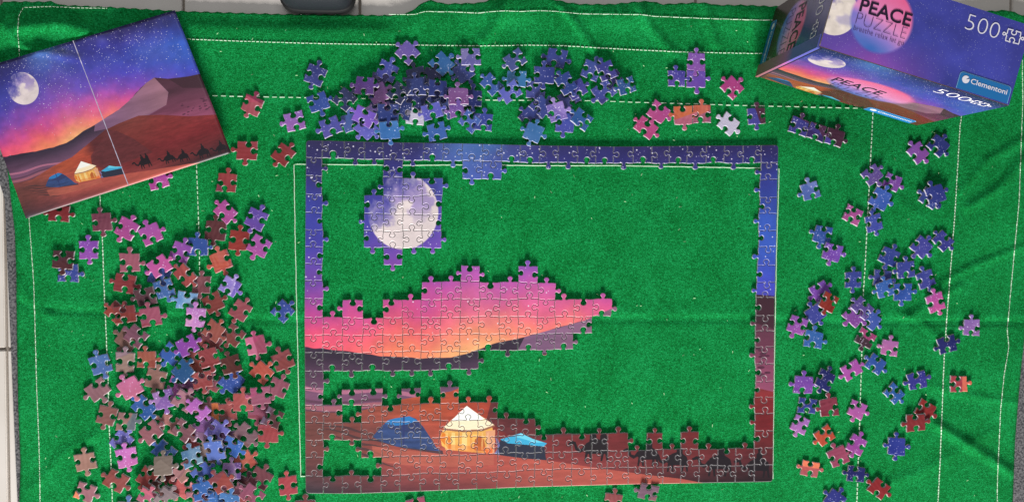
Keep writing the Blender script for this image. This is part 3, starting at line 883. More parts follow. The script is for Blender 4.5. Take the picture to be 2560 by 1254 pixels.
# ---- loose pieces:  x y turn(clockwise) sides(top right bottom left: k knob, s socket) r,g,b (pale blues include painted glare) layer
LOOSE = """
630 263 25 ksks 180,95,112 1
617 375 3 sskk 152,62,68 1
708 387 36 ksks 140,55,58 1
737 301 -14 sssk 165,112,200 1
789 188 22 ksks 70,65,150 1
794 256 -20 skks 60,80,175 1
827 316 -22 sksk 110,90,190 1
862 249 38 ksss 45,50,115 1
880 305 -20 kssk 100,105,185 0
945 234 -28 skks 150,90,170 1
913 214 4 sksk 130,85,185 2
952 207 10 ksks 90,60,120 0
967 178 25 ksss 95,85,185 2
1018 133 43 kssk 125,100,195 1
1104 160 44 kkss 70,120,200 2
1159 179 -34 kskk 75,75,160 1
1177 141 -4 sskk 130,120,200 2
1228 211 45 sksk 75,100,190 2
1078 194 20 ksks 50,45,110 0
1043 190 -15 kssk 40,45,110 0
1093 220 0 sksk 60,65,150 2
1040 217 -5 kksk 60,65,140 1
997 232 36 ssss 40,45,110 2
955 260 30 kksk 75,80,150 0
1006 276 12 ksss 50,55,120 1
970 281 0 sskk 55,60,130 1
943 275 -35 sksk 130,100,170 0
973 323 -8 skkk 75,115,190 3
1038 290 8 sksk W 0
1081 277 -17 sksk 115,95,195 2
1092 328 -14 sksk 80,110,200 1
1040 245 30 sksk 45,45,105 0
1095 250 45 kksk 50,50,110 0
1115 262 -20 sskk 70,75,140 0
1147 270 -10 kssk 125,90,170 0
1146 242 -3 kksk 150,95,165 2
1181 245 3 ksks 55,55,130 1
1208 306 4 kssk 80,80,180 1
1174 302 38 ssss 90,100,185 2
909 290 28 sksk 125,90,195 3
916 319 43 skks 115,95,195 2
1277 228 -34 sssk 115,100,195 3
1293 197 2 sksk 75,140,215 2
1289 150 -34 sssk 100,100,185 3
1340 223 3 ssks 85,80,165 1
1360 188 2 kkks 70,70,160 2
1391 144 12 sksk 75,75,165 1
1353 266 45 kkss 75,75,160 2
1440 223 -30 skss 100,80,180 1
1424 245 -35 sssk 90,80,160 0
1417 209 -30 ksks 75,85,180 3
1325 292 40 kssk 70,70,150 0
1333 331 24 kkkk 90,130,205 2
1412 307 2 kkks 85,80,180 1
1456 299 36 sssk 80,115,200 1
1393 281 -17 kkss 140,115,200 3
1478 176 22 ksss 90,90,180 1
1535 200 -30 ssss 80,65,150 0
1512 228 -36 sssk 85,80,170 1
1518 178 -25 ksss 105,85,190 3
1566 214 -19 sssk 80,110,190 2
1831 221 45 kssk 190,70,140 1
1822 310 36 sksk W 1
1892 290 -3 ksks E 1
2296 382 -38 ksks 150,90,185 1
2345 364 40 kkss 60,60,145 2
2325 495 30 kksk 75,80,160 0
2339 486 -20 kkks 65,65,155 2
2026 476 -18 kssk 115,115,200 1
2231 454 22 skss 140,85,180 1
2181 437 -36 skks 125,105,190 2
2201 496 28 kkks 80,100,195 1
2133 537 25 ssss 185,90,160 1
2186 556 -15 ksks 75,75,170 2
2058 586 12 sskk 75,95,185 1
2080 629 15 skks 120,75,175 2
2224 641 24 ksks 70,75,165 1
2206 695 8 sksk 80,75,160 0
2266 674 -6 kssk 80,75,170 2
2304 616 42 kkks 90,75,175 1
2359 602 45 sksk 75,65,160 1
2315 697 -20 ksks 90,80,175 1
2214 722 -16 kssk 80,110,200 2
2257 730 -1 skks 70,95,190 1
2341 756 -20 ksks 195,85,160 1
2133 700 0 ksks 75,75,165 1
2051 727 -30 sksk 135,80,185 1
2040 783 -35 kskk 70,65,155 1
2073 754 28 ssks 150,60,50 3
1994 812 20 ssks 155,85,175 1
2034 849 10 kkss 75,110,195 1
2178 798 42 kkss 85,95,190 0
2136 789 42 skks 150,85,180 1
2158 770 44 sssk 120,100,190 3
2165 844 28 ssks F 1
2226 869 9 kssk 195,115,180 1
2430 818 2 kssk 160,115,190 1
2368 862 -17 sksk 50,45,120 1
2398 959 0 skss 175,75,90 1
2293 950 -12 sksk 75,60,160 1
2190 910 35 sksk 65,90,180 1
2131 924 -30 sksk 185,90,180 1
2236 981 45 skss 60,100,185 1
2008 961 4 kksk 130,75,175 1
2063 950 28 ksks 55,50,125 2
2019 1014 8 ssss 65,65,155 1
2074 1018 -5 kssk 140,65,85 2
2001 1059 25 ssks 180,115,195 1
2142 1023 23 skks 185,95,175 1
2063 1087 -33 sssk 190,90,65 1
2096 1141 -23 kkss 155,80,110 1
2142 1112 30 ksks 180,85,180 2
2242 1114 5 kkkk 65,65,165 1
2026 1170 10 sksk 195,105,110 1
2141 1184 9 sksk 45,40,115 1
2199 1220 38 sksk 140,45,50 1
2088 1249 35 kssk 65,60,150 1
2313 1024 30 skss 140,50,50 0
2291 1056 -4 sksk 125,45,50 2
392 450 -17 skss 195,80,170 1
566 457 6 ksss 155,70,75 1
563 530 44 sksk 205,90,175 2
640 548 25 ksks 120,85,190 2
538 577 4 ksks 95,55,60 1
597 600 5 ksks 150,60,55 1
648 614 32 ssks 175,90,175 1
494 617 2 kkss 80,95,185 1
452 630 22 ksss 170,90,185 2
375 585 -25 kkss 190,90,175 1
316 571 30 ksks 205,95,175 2
254 554 -5 kkks 125,75,95 1
148 534 6 sksk 130,50,55 1
220 623 0 ksks 155,85,190 1
169 683 2 skss 80,80,170 1
157 649 4 ssks 95,55,65 2
324 656 -2 kkss 165,105,125 2
313 708 10 sksk 140,65,70 1
399 692 20 kssk 75,85,165 0
398 664 -35 sksk 215,100,175 3
409 721 -17 ssks 85,105,175 1
364 741 -15 sssk 90,65,75 1
290 780 42 kssk 150,75,65 0
311 786 -7 skss 135,65,60 2
376 792 -8 kkss 150,85,110 3
463 686 45 sksk 150,75,75 2
503 711 5 ksks 125,80,90 1
553 652 -20 kskk 190,100,90 1
574 715 32 kkss 145,125,205 2
466 750 10 sssk 120,160,205 1
532 756 -27 skks 130,70,65 1
488 792 8 ksks 195,130,195 3
318 848 35 sskk 120,100,90 0
341 841 40 sssk 130,95,115 2
311 904 4 ksks 150,140,130 1
365 898 1 kkss 175,110,95 2
251 910 -15 ksks 110,125,200 2
243 973 -36 sskk 150,120,130 1
325 969 -31 kkkk 215,120,160 2
359 1017 41 sksk 75,105,190 1
389 946 12 ksks 150,125,115 1
410 995 -14 sskk 150,105,185 1
427 885 40 ssks 75,100,190 1
468 863 -28 sksk 155,80,180 2
445 966 25 ssks 180,95,170 0
458 928 43 kkks 85,125,200 3
472 966 40 ksss 120,70,110 0
458 1002 40 ksss 150,115,130 2
525 855 40 sksk 120,70,70 0
490 905 20 ssks 150,85,75 0
522 894 -18 ksks 180,95,100 3
533 827 36 kkss 155,95,85 3
584 837 38 ssks 125,75,75 1
578 952 38 kkks 75,90,180 1
576 912 -17 ksks 110,60,55 2
532 952 35 sskk 130,80,95 0
505 949 -8 ssks 160,90,90 1
601 776 32 ksks 155,90,100 1
705 778 43 ksss 75,85,175 1
639 863 -12 kkks 165,90,120 1
655 931 43 kssk 180,95,80 2
707 900 -24 ksks 140,80,80 1
695 967 24 ksks 150,95,115 1
651 987 -5 sskk 155,95,125 3
608 1004 0 kssk 165,90,90 2
570 1030 -4 ksks 150,85,85 1
523 1029 2 kskk 140,105,110 0
645 1025 10 skks 140,85,110 0
680 1045 26 ssss 110,75,80 3
670 1082 3 kkks 150,70,75 2
614 1085 43 sksk 125,105,115 1
495 1023 42 sksk 180,100,185 2
505 1072 40 ksks 150,100,160 1
265 1039 16 ksks 140,105,100 1
315 1054 6 skss 180,150,150 2
303 1103 38 ksss 120,115,200 1
316 1141 -10 ksks 205,115,190 2
378 1080 -39 sksk 165,120,130 1
426 1059 30 sssk 165,125,120 0
485 1092 40 sskk 165,85,85 0
458 1076 40 skss 140,105,115 2
512 1137 3 kkss 135,130,125 0
542 1078 38 ksss 130,120,210 3
565 1100 -3 ksss 120,80,120 0
578 1114 30 skss 80,110,200 2
537 1124 -9 ksks 110,115,200 3
481 1143 -18 ksss 120,160,200 2
411 1128 40 sssk 110,125,200 0
408 1164 -2 kkkk 165,165,150 3
368 1194 32 ssks 170,90,85 1
412 1197 38 ksss 150,75,70 0
397 1225 30 sksk 95,70,70 0
461 1178 -36 sssk 190,150,150 1
456 1218 35 sskk 175,90,90 0
505 1183 -38 skss 95,100,190 1
213 1153 -8 ksks 165,140,125 1
212 1231 22 skss 170,130,140 1
290 1201 32 sksk 150,90,85 1
369 1242 30 ksss 165,100,125 1
413 1244 40 ksss 115,110,115 3
612 1152 -33 skss 190,110,95 1
578 1178 2 ksss 165,125,190 2
552 1207 -31 kkss 150,80,75 3
508 1226 -8 ksss 75,110,195 2
525 1244 0 sksk 50,55,120 0
531 1250 20 kkss 75,115,195 1
580 1220 30 sksk 160,115,135 1
615 1215 20 ksss 95,60,65 0
605 1246 40 sskk 140,75,75 0
629 1239 38 sssk 180,115,145 2
650 1196 32 ksss 125,80,90 1
720 1213 -9 ksks 175,80,90 1
573 1256 10 ksss 85,120,190 1
489 1250 0 skss 160,110,125 0
320 1276 0 kssk 120,150,200 1
1042 1266 -13 sskss 165,85,115 1
1533 1256 7 ksss 155,85,85 1
1623 1228 15 sssk 105,80,100 1
763 1275 0 ksss 120,70,70 1
"""
JOINED = [  # pieces already joined to each other move as one thing
    ('three violet starry pieces joined in a corner shape, beside the dark blue box', [(1742, 154, 1, 'ksks', (150, 95, 190)), (1741, 197, 1, 'skks', (118, 82, 188)), (1692, 197, 1, 'kkss', (112, 78, 185))]),
    ('two pink starry pieces joined in a slanting strip, under the dashed line near the box', [(1645, 279, 35, 'skks', (200, 85, 155)), (1616, 318, 36, 'sksk', (202, 80, 140))]),
    ('two orange and mauve pieces joined side by side, between pink strip and white piece', [(1709, 287, -3, 'skkk', (205, 115, 85)), (1755, 286, -2, 'ksss', (200, 110, 90))]),
    ('four sided strip of indigo and dark brown pieces joined together below the box corner', [(1999, 316, 18, 'ksss', (80, 70, 160)), (2043, 330, 16, 'sksk', (78, 64, 145)), (2088, 343, 16, 'kkss', (70, 45, 65))]),
]
PW, PH = 47.0, 43.5           # piece body in photo pixels

# picture cells that are still missing from the assembled part, with their mean colours
free = []
for r in range(20):
    for c in range(25):
        if (r, c) not in OCC:
            blk = ART[int(r / 20 * AH):int((r + 1) / 20 * AH), int(c / 25 * AW):int((c + 1) / 25 * AW)]
            free.append([r, c, blk.mean((0, 1)), 0])
for r in range(20):           # a few filled neighbours serve as extra prints for rare hues
    for c in range(25):
        if (r, c) in OCC and r not in (0, 19) and c not in (0, 24):
            blk = ART[int(r / 20 * AH):int((r + 1) / 20 * AH), int(c / 25 * AW):int((c + 1) / 25 * AW)]
            free.append([r, c, blk.mean((0, 1)), 1.6])


def pick_cell(rgb):
    best = min(free, key=lambda f: float(np.linalg.norm(f[2] - rgb)) + f[3] * 11 + random.random() * 4)
    best[3] += 1
    return best[0], best[1]


ATL_N = 17
ATL_P = 88
atlas = np.zeros((ATL_N * ATL_P, ATL_N * ATL_P, 3))
atlas_k = 0
SPECIAL = {   # pieces whose print shows an edge between two fields: (normal x, normal y, offset, colour, other side colour)
    (1892, 290): [((.93, .36, .06), (74, 40, 58))], (2165, 844): [((-.15, -.98, .02), (64, 44, 54))], (630, 263): [((.1, .99, .30), (122, 44, 68))],
    (2398, 959): [((1, .1, .18), (214, 108, 90))], (2026, 1170): [((0, 1, .06), (226, 120, 92))], (639, 863): [((-1, 0, .02), (186, 104, 134))],
    (680, 1045): [((-1, .1, .12), (106, 76, 92)), ((-.99, .1, .28), (120, 90, 110))], (523, 1029): [((1, .1, .12), (206, 116, 72))], (212, 1231): [((-.75, -.66, .38), (226, 132, 100))],
    (1709, 287): [((.35, -.94, .12), (176, 96, 118))], (1755, 286): [((.45, -.89, -.02), (150, 82, 108))], (1999, 316): [((.2, .98, .40), (74, 50, 84))],
    (2043, 330): [((.62, .78, .14), (70, 42, 68))], (2088, 343): [((-.55, -.83, .30), (78, 66, 150))], (315, 1054): [((1, -.3, .10), (122, 128, 136))],
    (316, 1141): [], (522, 894): [], (456, 1218): [((.3, 1, .2), (206, 126, 136))]}


def atlas_patch(cell, rgb, key, starry):
    """own print of one loose piece: picture detail of its cell, shifted to the hue seen on the piece"""
    global atlas_k
    r, c = cell; k = atlas_k; atlas_k += 1
    q = np.linspace(-.86, .86, ATL_P)
    X, Y = np.meshgrid(q, q)
    xi = np.clip(((c + .5 + X) / 25 * AW).astype(int), 0, AW - 1); yi = np.clip(((r + .5 + Y) / 20 * AH).astype(int), 0, AH - 1)
    p = ART[yi, xi]
    med = np.median(p.reshape(-1, 3), 0)
    det = np.clip(p - med, -60, 60)
    g = np.random.default_rng(k + 900)
    base = np.array(rgb, float) * (.87 if starry else .86)
    if not starry: base = base * (1.06, .93, .94)
    if rgb[2] > rgb[0] + 25 and rgb[0] < 118: base = base * (.80, .98, .94)
    p = base + det * (.22 if not starry else .35) + (fbm(ATL_P, ATL_P, 3, 3, 700 + k, 4)[..., None] - .5) * (26, 22, 22)
    for (nx, ny, off), col in SPECIAL.get(key, []):
        s = X * nx - Y * ny - off + .03 * np.sin(Y * 5)
        t = np.clip(s * 22 + .5, 0, 1)[..., None]
        p = p * (1 - t) + (np.array(col, float) + (p - base) * .6) * t
    if not starry:                                     # faint wind ripples in the sand
        a = g.uniform(0, 3.14)
        p = p + (np.sin((X * math.cos(a) + Y * math.sin(a)) * 26 + 3 * fbm(ATL_P, ATL_P, 2, 2, k + 40, 2)) * 3)[..., None]
    else:
        for _ in range(int(g.uniform(18, 75))):
            x, y = g.integers(2, ATL_P - 3, 2); b_ = .35 + .65 * g.random() ** 2
            w = 1 + int(g.random() < .3)
            p[y:y + 1 + w, x:x + 1 + w] = p[y:y + 1 + w, x:x + 1 + w] * (1 - .85 * b_) + np.array([232, 222, 250]) * .85 * b_
    ax, ay = k % ATL_N, k // ATL_N
    atlas[ay * ATL_P:(ay + 1) * ATL_P, ax * ATL_P:(ax + 1) * ATL_P] = np.clip(p, 0, 255)
    def f(q, w=None, h=None):
        u = q[:, 0] / (PW * S) / 1.72 + .5; v = -q[:, 1] / (PH * S) / 1.72 + .5
        return np.c_[(ax + np.clip(u, .02, .98)) / ATL_N, (ay + np.clip(v, .02, .98)) / ATL_N]
    return f


def colour_name(c):
    if c == 'W': return 'blank pale'
    if c == 'E': return 'two-tone violet'
    if c == 'F': return 'pink and black'
    r, g, b = c
    mx, mn_ = max(c), min(c); sat = (mx - mn_) / max(mx, 1)
    if sat < .22: return 'pale grey' if mx > 140 else 'dark grey'
    if b >= r and b > g:
        if b > 140 and r < 100: 
            if g > 135: return 'pale blue'
            if g >= 92: return 'blue'
            return 'indigo'
        if b <= 140 and r < 85: return 'navy'
        if r >= 100 and g > 145: return 'pale blue'  # glare is painted into the print colour of these pieces
        if r >= 100 and g >= 112: return 'periwinkle'
        if r > 145: return 'lilac'
        if r >= 100: return 'violet'
        return 'indigo'
    if r > 185 and b > 135: return 'pink'
    if r > 165 and b > 150: return 'magenta'
    if r > 170 and g > 85 and b < 115: return 'orange'
    if r - g > 55 and b - g < 18: return 'red' if r > 120 else 'dark brown'
    if r < 130: return 'dark brown'
    if b - g > 15: return 'mauve'
    return 'brown'


def base_outline(sides, rnd, pw=PW, ph=PH):
    w, h = pw * S / 2, ph * S / 2
    w *= rnd.uniform(.95, 1.07); h *= rnd.uniform(.95, 1.07)
    j = lambda: rnd.uniform(-.0008, .0008)
    c = [(-w + j(), h + j()), (w + j(), h + j()), (w + j(), -h + j()), (-w + j(), -h + j())]     # TL TR BR BL, clockwise
    out = []
    for k in range(4):
        s = {'k': 1, 's': -1}[sides[k]]
        # running clockwise, outside is on the left
        out += edge(c[k], c[(k + 1) % 4], s, rnd)
    return np.array(out)[::-1]


def cell_uv(cell, quarter, w, h):
    r, c = cell
    cu, cv = (c + .5) / 25, (r + .5) / 20
    def f(q):
        x = q[:, 0] / (2 * w); y = q[:, 1] / (2 * h)
        for _ in range(quarter): x, y = y, -x
        u = cu + x / 25; v = cv - y / 20
        return np.c_[np.clip(u, .004, .996), np.clip(v, .004, .996)]
    return f


def settle(P):
    """rest a rigid flat outline on the height field: plane a + bx*x + by*y"""
    js, is_, X, Y, ins = cells(P)
    if not ins.any(): return 0.0, 0.0, 0.0
    cen = P.mean(0)
    hx = X[ins] - cen[0]; hy = Y[ins] - cen[1]; hh = HF[js, is_][ins]
    hh = hh.copy(); hh[np.hypot(hx, hy) < .002] = hh.min()
    best = None
    for bx in np.arange(-.20, .201, .025):
        for by in np.arange(-.20, .201, .025):
            a = (hh - bx * hx - by * hy).max()
            cost = a + .0012 * math.hypot(bx, by)
            if best is None or cost < best[0]: best = (cost, a, bx, by)
    _, a, bx, by = best
    sub = HF[js, is_]
    sub[ins] = np.maximum(sub[ins], a + bx * hx + by * hy + T)
    return a, bx, by


def tilt_matrix(cen, a, bx, by):
    n = Vector((-bx, -by, 1)).normalized()
    q = Vector((0, 0, 1)).rotation_difference(n)
    return Matrix.Translation((cen[0], cen[1], a)) @ q.to_matrix().to_4x4()


specs = []
for ln in LOOSE.strip().splitlines():
    x, y, rot, sd, rgb, z = ln.split()
    if len(sd) > 4: sd = sd[:3] + sd[-1]
    rgb = rgb if rgb in 'WEF' else tuple(int(k) for k in rgb.split(','))
    specs.append([float(x), float(y), float(rot), sd, rgb, int(z)])
specs.sort(key=lambda s: s[5])


def zone(x, y):
    if y > 1200 and 700 < x < 800: return 'beside puzzle'
    if y > 1190 and 1000 < x < 1700: return 'below puzzle'
    if x < 300 and y < 760: return 'near leaflet'
    if x < 700 and y < 600: return 'leaflet side'
    if x < 770 and y < 470: return 'leaflet side'
    if x < 770: return 'left heap'
    if x < 1250 and y < 420: return 'top heap'
    if x < 1480 and y < 420: return 'middle cluster'
    if x < 1620 and y < 420: return 'last cluster'
    if x < 1960: return 'above puzzle'
    if y < 520: return 'below box'
    if y < 900: return 'right scatter'
    return 'lower right'


def dirs(rot, sides):
    if rot > 22: nm = ['upper right', 'lower right', 'lower left', 'upper left']
    elif rot < -22: nm = ['upper left', 'upper right', 'lower right', 'lower left']
    else: nm = ['up', 'right', 'down', 'left']
    k = [nm[i] for i in range(4) if sides[i] == 'k']
    if not k: return 'sockets all round'
    if len(k) == 4: return 'knobs all round'
    return ('knob ' if len(k) == 1 else 'knobs ') + (' and '.join(k) if len(k) < 3 else ', '.join(k[:-1]) + ' and ' + k[-1])


STAR = {'navy', 'indigo', 'blue', 'violet', 'pink', 'magenta', 'lilac', 'periwinkle'}
labels = []
for s in specs:
    cn = colour_name(s[4])
    others = sorted([o for o in specs if o is not s], key=lambda o: math.hypot(o[0] - s[0], o[1] - s[1]))
    dd = [(math.hypot(o[0] - s[0], o[1] - s[1]), o) for o in others[:3]]
    def rel(o):
        dx, dy = s[0] - o[0], s[1] - o[1]
        return ('right of' if dx > 0 else 'left of') if abs(dx) > abs(dy) else ('below' if dy > 0 else 'above')
    d0, o0 = dd[0]
    z = zone(s[0], s[1])
    lab = f"{cn} piece, {dirs(s[2], s[3])}, "
    if d0 < 62: lab += f"{rel(o0)} {colour_name(o0[4])} piece, "
    else: lab += 'alone, '
    labels.append(lab + z)
from collections import Counter
def place_words(s, same):
    xs = sorted(o[0] for o in same); ys = sorted(o[1] for o in same)
    if max(ys) - min(ys) > max(xs) - min(xs):
        o = sorted(same, key=lambda q: q[1]); i = o.index(s); n = len(o)
        return ['uppermost', 'lowest'][i] if n == 2 else (['uppermost', 'middle', 'lowest'][i] if n == 3 else f'{["first","second","third","fourth","fifth","sixth"][i]} from top')
    o = sorted(same, key=lambda q: q[0]); i = o.index(s); n = len(o)
    return ['leftmost', 'rightmost'][i] if n == 2 else (['leftmost', 'middle', 'rightmost'][i] if n == 3 else f'{["first","second","third","fourth","fifth","sixth"][i]} from left')
cnt = Counter(labels)
fin = []
for s, l in zip(specs, labels):
    if cnt[l] > 1:
        same = [o for o, m in zip(specs, labels) if m == l]
        l = place_words(s, same) + ' ' + l
    if len(l.split()) > 16: l = l.replace(' and ', ', ')
    if len(l.split()) > 16: l = l.rsplit(', ', 1)[0]
    fin.append(l)
assert len(set(fin)) > len(fin) - 6, [k for k, v in Counter(fin).items() if v > 1]
print('dups', [k for k, v in Counter(fin).items() if v > 1], max(len(l.split()) for l in fin))


def place_piece(spec, parent=None, world=True):
    x, y, rot, sd, rgb, z = spec
    rnd = random.Random(int(x * 7 + y * 13))
    P0 = base_outline(sd, rnd)
    w, h = PW * S / 2, PH * S / 2
    top = 0
    if rgb == 'W':
        cell, q, top = (5, 12), 0, 3
    elif rgb == 'E':
        cell, q, col = (9, 23), 1, (92, 76, 172)
    elif rgb == 'F':
        cell, q, col = (10, 15), 0, (176, 72, 128)
    else:
        cell, q, col = pick_cell(np.array(rgb)), rnd.randrange(4), rgb
    if rgb == 'W': uvf = cell_uv(cell, q, w, h)
    else:
        starry = rgb in ('E', 'F') or (col[2] > col[1] + 30 and col[2] > 100 and not (col[0] > 120 and col[2] < 135))
        uvf = atlas_patch(cell, col, (int(x), int(y)), starry)
    me = piece_mesh(P0, uvf, None, top)
    z_est = .002 + .002 * z
    c = W(x, y, z_est)
    a = -math.radians(rot)
    R = np.array([[math.cos(a), -math.sin(a)], [math.sin(a), math.cos(a)]])
    Pw = P0 @ R.T + np.array([c.x, c.y])
    return me, Pw, np.array([c.x, c.y]), a, rgb


loose_img = bpy.data.images.new('loose_prints', ATL_N * ATL_P, ATL_N * ATL_P, alpha=False)
M_lprint = print_material('loose_piece_print', loose_img, .45, .3)
M_lrim = print_material('loose_piece_rim', loose_img, .5, .3, .10)
for s, lab in zip(specs, fin):
    me, Pw, cen, ang, rgb = place_piece(s)
    a, bx, by = settle(Pw)
    mats = [M_lprint, M_card, M_lrim, M_back] if rgb != 'W' else [M_print, M_card, M_back, M_back]
    o = obj('puzzle_piece', me, mats)
    c2 = W(s[0], s[1], a + T)
    pc = Pw.mean(0)
    off = a + bx * (cen[0] - pc[0]) + by * (cen[1] - pc[1])
    o.matrix_world = tilt_matrix((c2.x, c2.y), off, bx, by) @ Matrix.Rotation(ang, 4, 'Z')
    tag(o, lab, 'puzzle piece', 'loose jigsaw pieces scattered on the felt')

for lab, parts in JOINED:
    x0, y0 = parts[0][:2]
    c0 = W(x0, y0, .001)
    root = empty('joined_pieces', (c0.x, c0.y, .0008))
    tag(root, lab, 'puzzle pieces')
    for pt in parts:
        me, Pw, cen, ang, rgb = place_piece(list(pt) + [1])
        hm = settle(Pw)[0]
        o = obj('puzzle_piece', me, [M_lprint, M_card, M_lrim], root)
        o.location = (cen[0] - c0.x, cen[1] - c0.y, random.uniform(0, .0002))
        o.rotation_euler = (0, 0, ang)

px_ = np.ones((ATL_N * ATL_P, ATL_N * ATL_P, 4), np.float32); px_[..., :3] = atlas[::-1] / 255.0
loose_img.pixels.foreach_set(px_.ravel()); loose_img.update(); loose_img.pack()

# ---------------------------------------------------------------- the folded leaflet with the whole picture
LTL, LTR, LBR, LBL = (-72, 178), (437, 26), (578, 382), (65, 546)
NU, NV = 60, 44
Vl = []; Ul = []
for j in range(NV + 1):
    for i in range(NU + 1):
        u, v = i / NU, j / NV
        x = (1 - u) * (1 - v) * LTL[0] + u * (1 - v) * LTR[0] + u * v * LBR[0] + (1 - u) * v * LBL[0]
        y = (1 - u) * (1 - v) * LTL[1] + u * (1 - v) * LTR[1] + u * v * LBR[1] + (1 - u) * v * LBL[1]
        z = .0048 + .008 * max(0, u - .5) ** 1.3 * (1.1 - v) + .003 * math.sin(u * 7 + 1) * .4 + .0035 * abs(u - .5) 
        z += .0025 * math.exp(-((u - .02) ** 2 + (v - 1) ** 2) / .02)
        z += .0006 * math.exp(-abs((u - .78) * 1.2 + (v - .2) * .8) * 60) if u > .62 and v < .45 else 0
        h = mat_h(max(0, x), max(60, y))
        Vl.append(W(x, y, z + max(0, h - .002)))
        Ul.append((u, 1 - v))
Fl = [(j * (NU + 1) + i, (j + 1) * (NU + 1) + i, (j + 1) * (NU + 1) + i + 1, j * (NU + 1) + i + 1) for j in range(NV) for i in range(NU)]
leaf = empty('picture_leaflet', (0, 0, 0))
tag(leaf, 'glossy folded leaflet showing the whole desert picture with moon, tents and camels', 'leaflet')
M_leaf = print_material('leaflet_print', art_img, .42, .35, 0, .05)
M_paper = mat_new('white_paper_edge', (170, 166, 166), .7, .3)
paper = obj('printed_sheet', mesh_from('printed_sheet', Vl, Fl, uvs=Ul, smooth=True), [M_leaf, M_paper], leaf)
sm = paper.modifiers.new('thick', 'SOLIDIFY'); sm.thickness = .00022; sm.offset = -1; sm.material_offset_rim = 1; sm.material_offset = 1
# worn white crease down the middle
cv = []; cf = []
for j in range(NV + 1):
    a = Vl[j * (NU + 1) + NU // 2]
    e = (Vl[j * (NU + 1) + NU // 2 + 1] - a).normalized() * .00042 * random.uniform(.6, 1.2)
    up = Vector((0, 0, .00012))
    cv += [a - e + up * .6, a + up * 1.4, a + e + up * .6]
    if j: 
        b = 3 * j
        cf += [(b - 3, b, b + 1, b - 2), (b - 2, b + 1, b + 2, b - 1)]
obj('fold_crease', mesh_from('fold_crease', cv, cf), [mat_new('worn_crease', (186, 180, 200), .8, .2)], leaf)

# ---------------------------------------------------------------- the puzzle box standing at the upper right
HB = 0.152
b0 = (W(1887, 193, 0) + W(2046, 117, HB)) / 2; b0.z = 0
b1 = (W(2300, 318, 0) + W(2525, 269, HB)) / 2; b1.z = 0
ex = (b1 - b0); BWd = ex.length * .975; ex.normalize()
ey = Vector((-ex.y, ex.x, 0))            # away from the viewer side (up in the picture)
BD = 0.075
bz0 = .0035
X0 = b0


def BP(x, y, z):
    return X0 + ex * x + ey * y + Vector((0, 0, z + bz0))


def resample(u0, v0, u1, v1, w, h):
    U, V_ = np.meshgrid(np.linspace(u0, u1, w), np.linspace(v0, v1, h))
    x = np.clip(U * AW, 0, AW - 1.001); y = np.clip(V_ * AH, 0, AH - 1.001)
    xi = x.astype(int); yi = y.astype(int); fx = (x - xi)[..., None]; fy = (y - yi)[..., None]
    x2 = np.minimum(xi + 1, AW - 1); y2 = np.minimum(yi + 1, AH - 1)
    return (ART[yi, xi] * (1 - fx) + ART[yi, x2] * fx) * (1 - fy) + (ART[y2, xi] * (1 - fx) + ART[y2, x2] * fx) * fy


def disc(img, cx, cy, rx, ry, turn=0.0, fade=.10):
    h, w, _ = img.shape
    X, Y = np.meshgrid(np.arange(w), np.arange(h))
    dx = (X - cx) / rx; dy = (Y - cy) / ry
    rr = np.hypot(dx, dy)
    n = fbm(w, h, 4, 3, 300, 4)
    t = np.clip((dy * math.cos(turn) - dx * math.sin(turn)) * .5 + .42 + (n - .5) * .4, 0, 1)
    c0, c1, c2, c3 = [np.array(c, float) for c in ((240, 100, 150), (236, 150, 205), (150, 130, 214), (52, 108, 190))]
    col = np.where(t[..., None] < .45, c0 * (1 - t[..., None] / .45) + c1 * t[..., None] / .45,
                   np.where(t[..., None] < .68, c1 * (1 - (t[..., None] - .45) / .23) + c2 * (t[..., None] - .45) / .23, c2 * (1 - (t[..., None] - .68) / .32) + c3 * (t[..., None] - .68) / .32))
    a = np.clip((1 - rr) / fade, 0, 1)[..., None]
    img[:] = img * (1 - a) + col * a


def moon(img, cx, cy, r):
    h, w, _ = img.shape
    X, Y = np.meshgrid(np.arange(w), np.arange(h))
    rr = np.hypot(X - cx, Y - cy)
    n = fbm(w, h, 24, 14, 330, 4)
    a = np.clip((r - rr) / 2, 0, 1)[..., None] * np.clip(((X - cx) + (Y - cy) * .5 + r * .9 + (n - .5) * r) / (r * .8), 0, 1)[..., None]
    m = np.clip((fbm(w, h, 12, 8, 350, 3) - .5) * 5, 0, 1)[..., None] * .45
    img[:] = img * (1 - a) + (np.array([238, 224, 214]) * (1 - m) + np.array([150, 140, 195]) * m) * (.9 + .2 * n[..., None]) * a


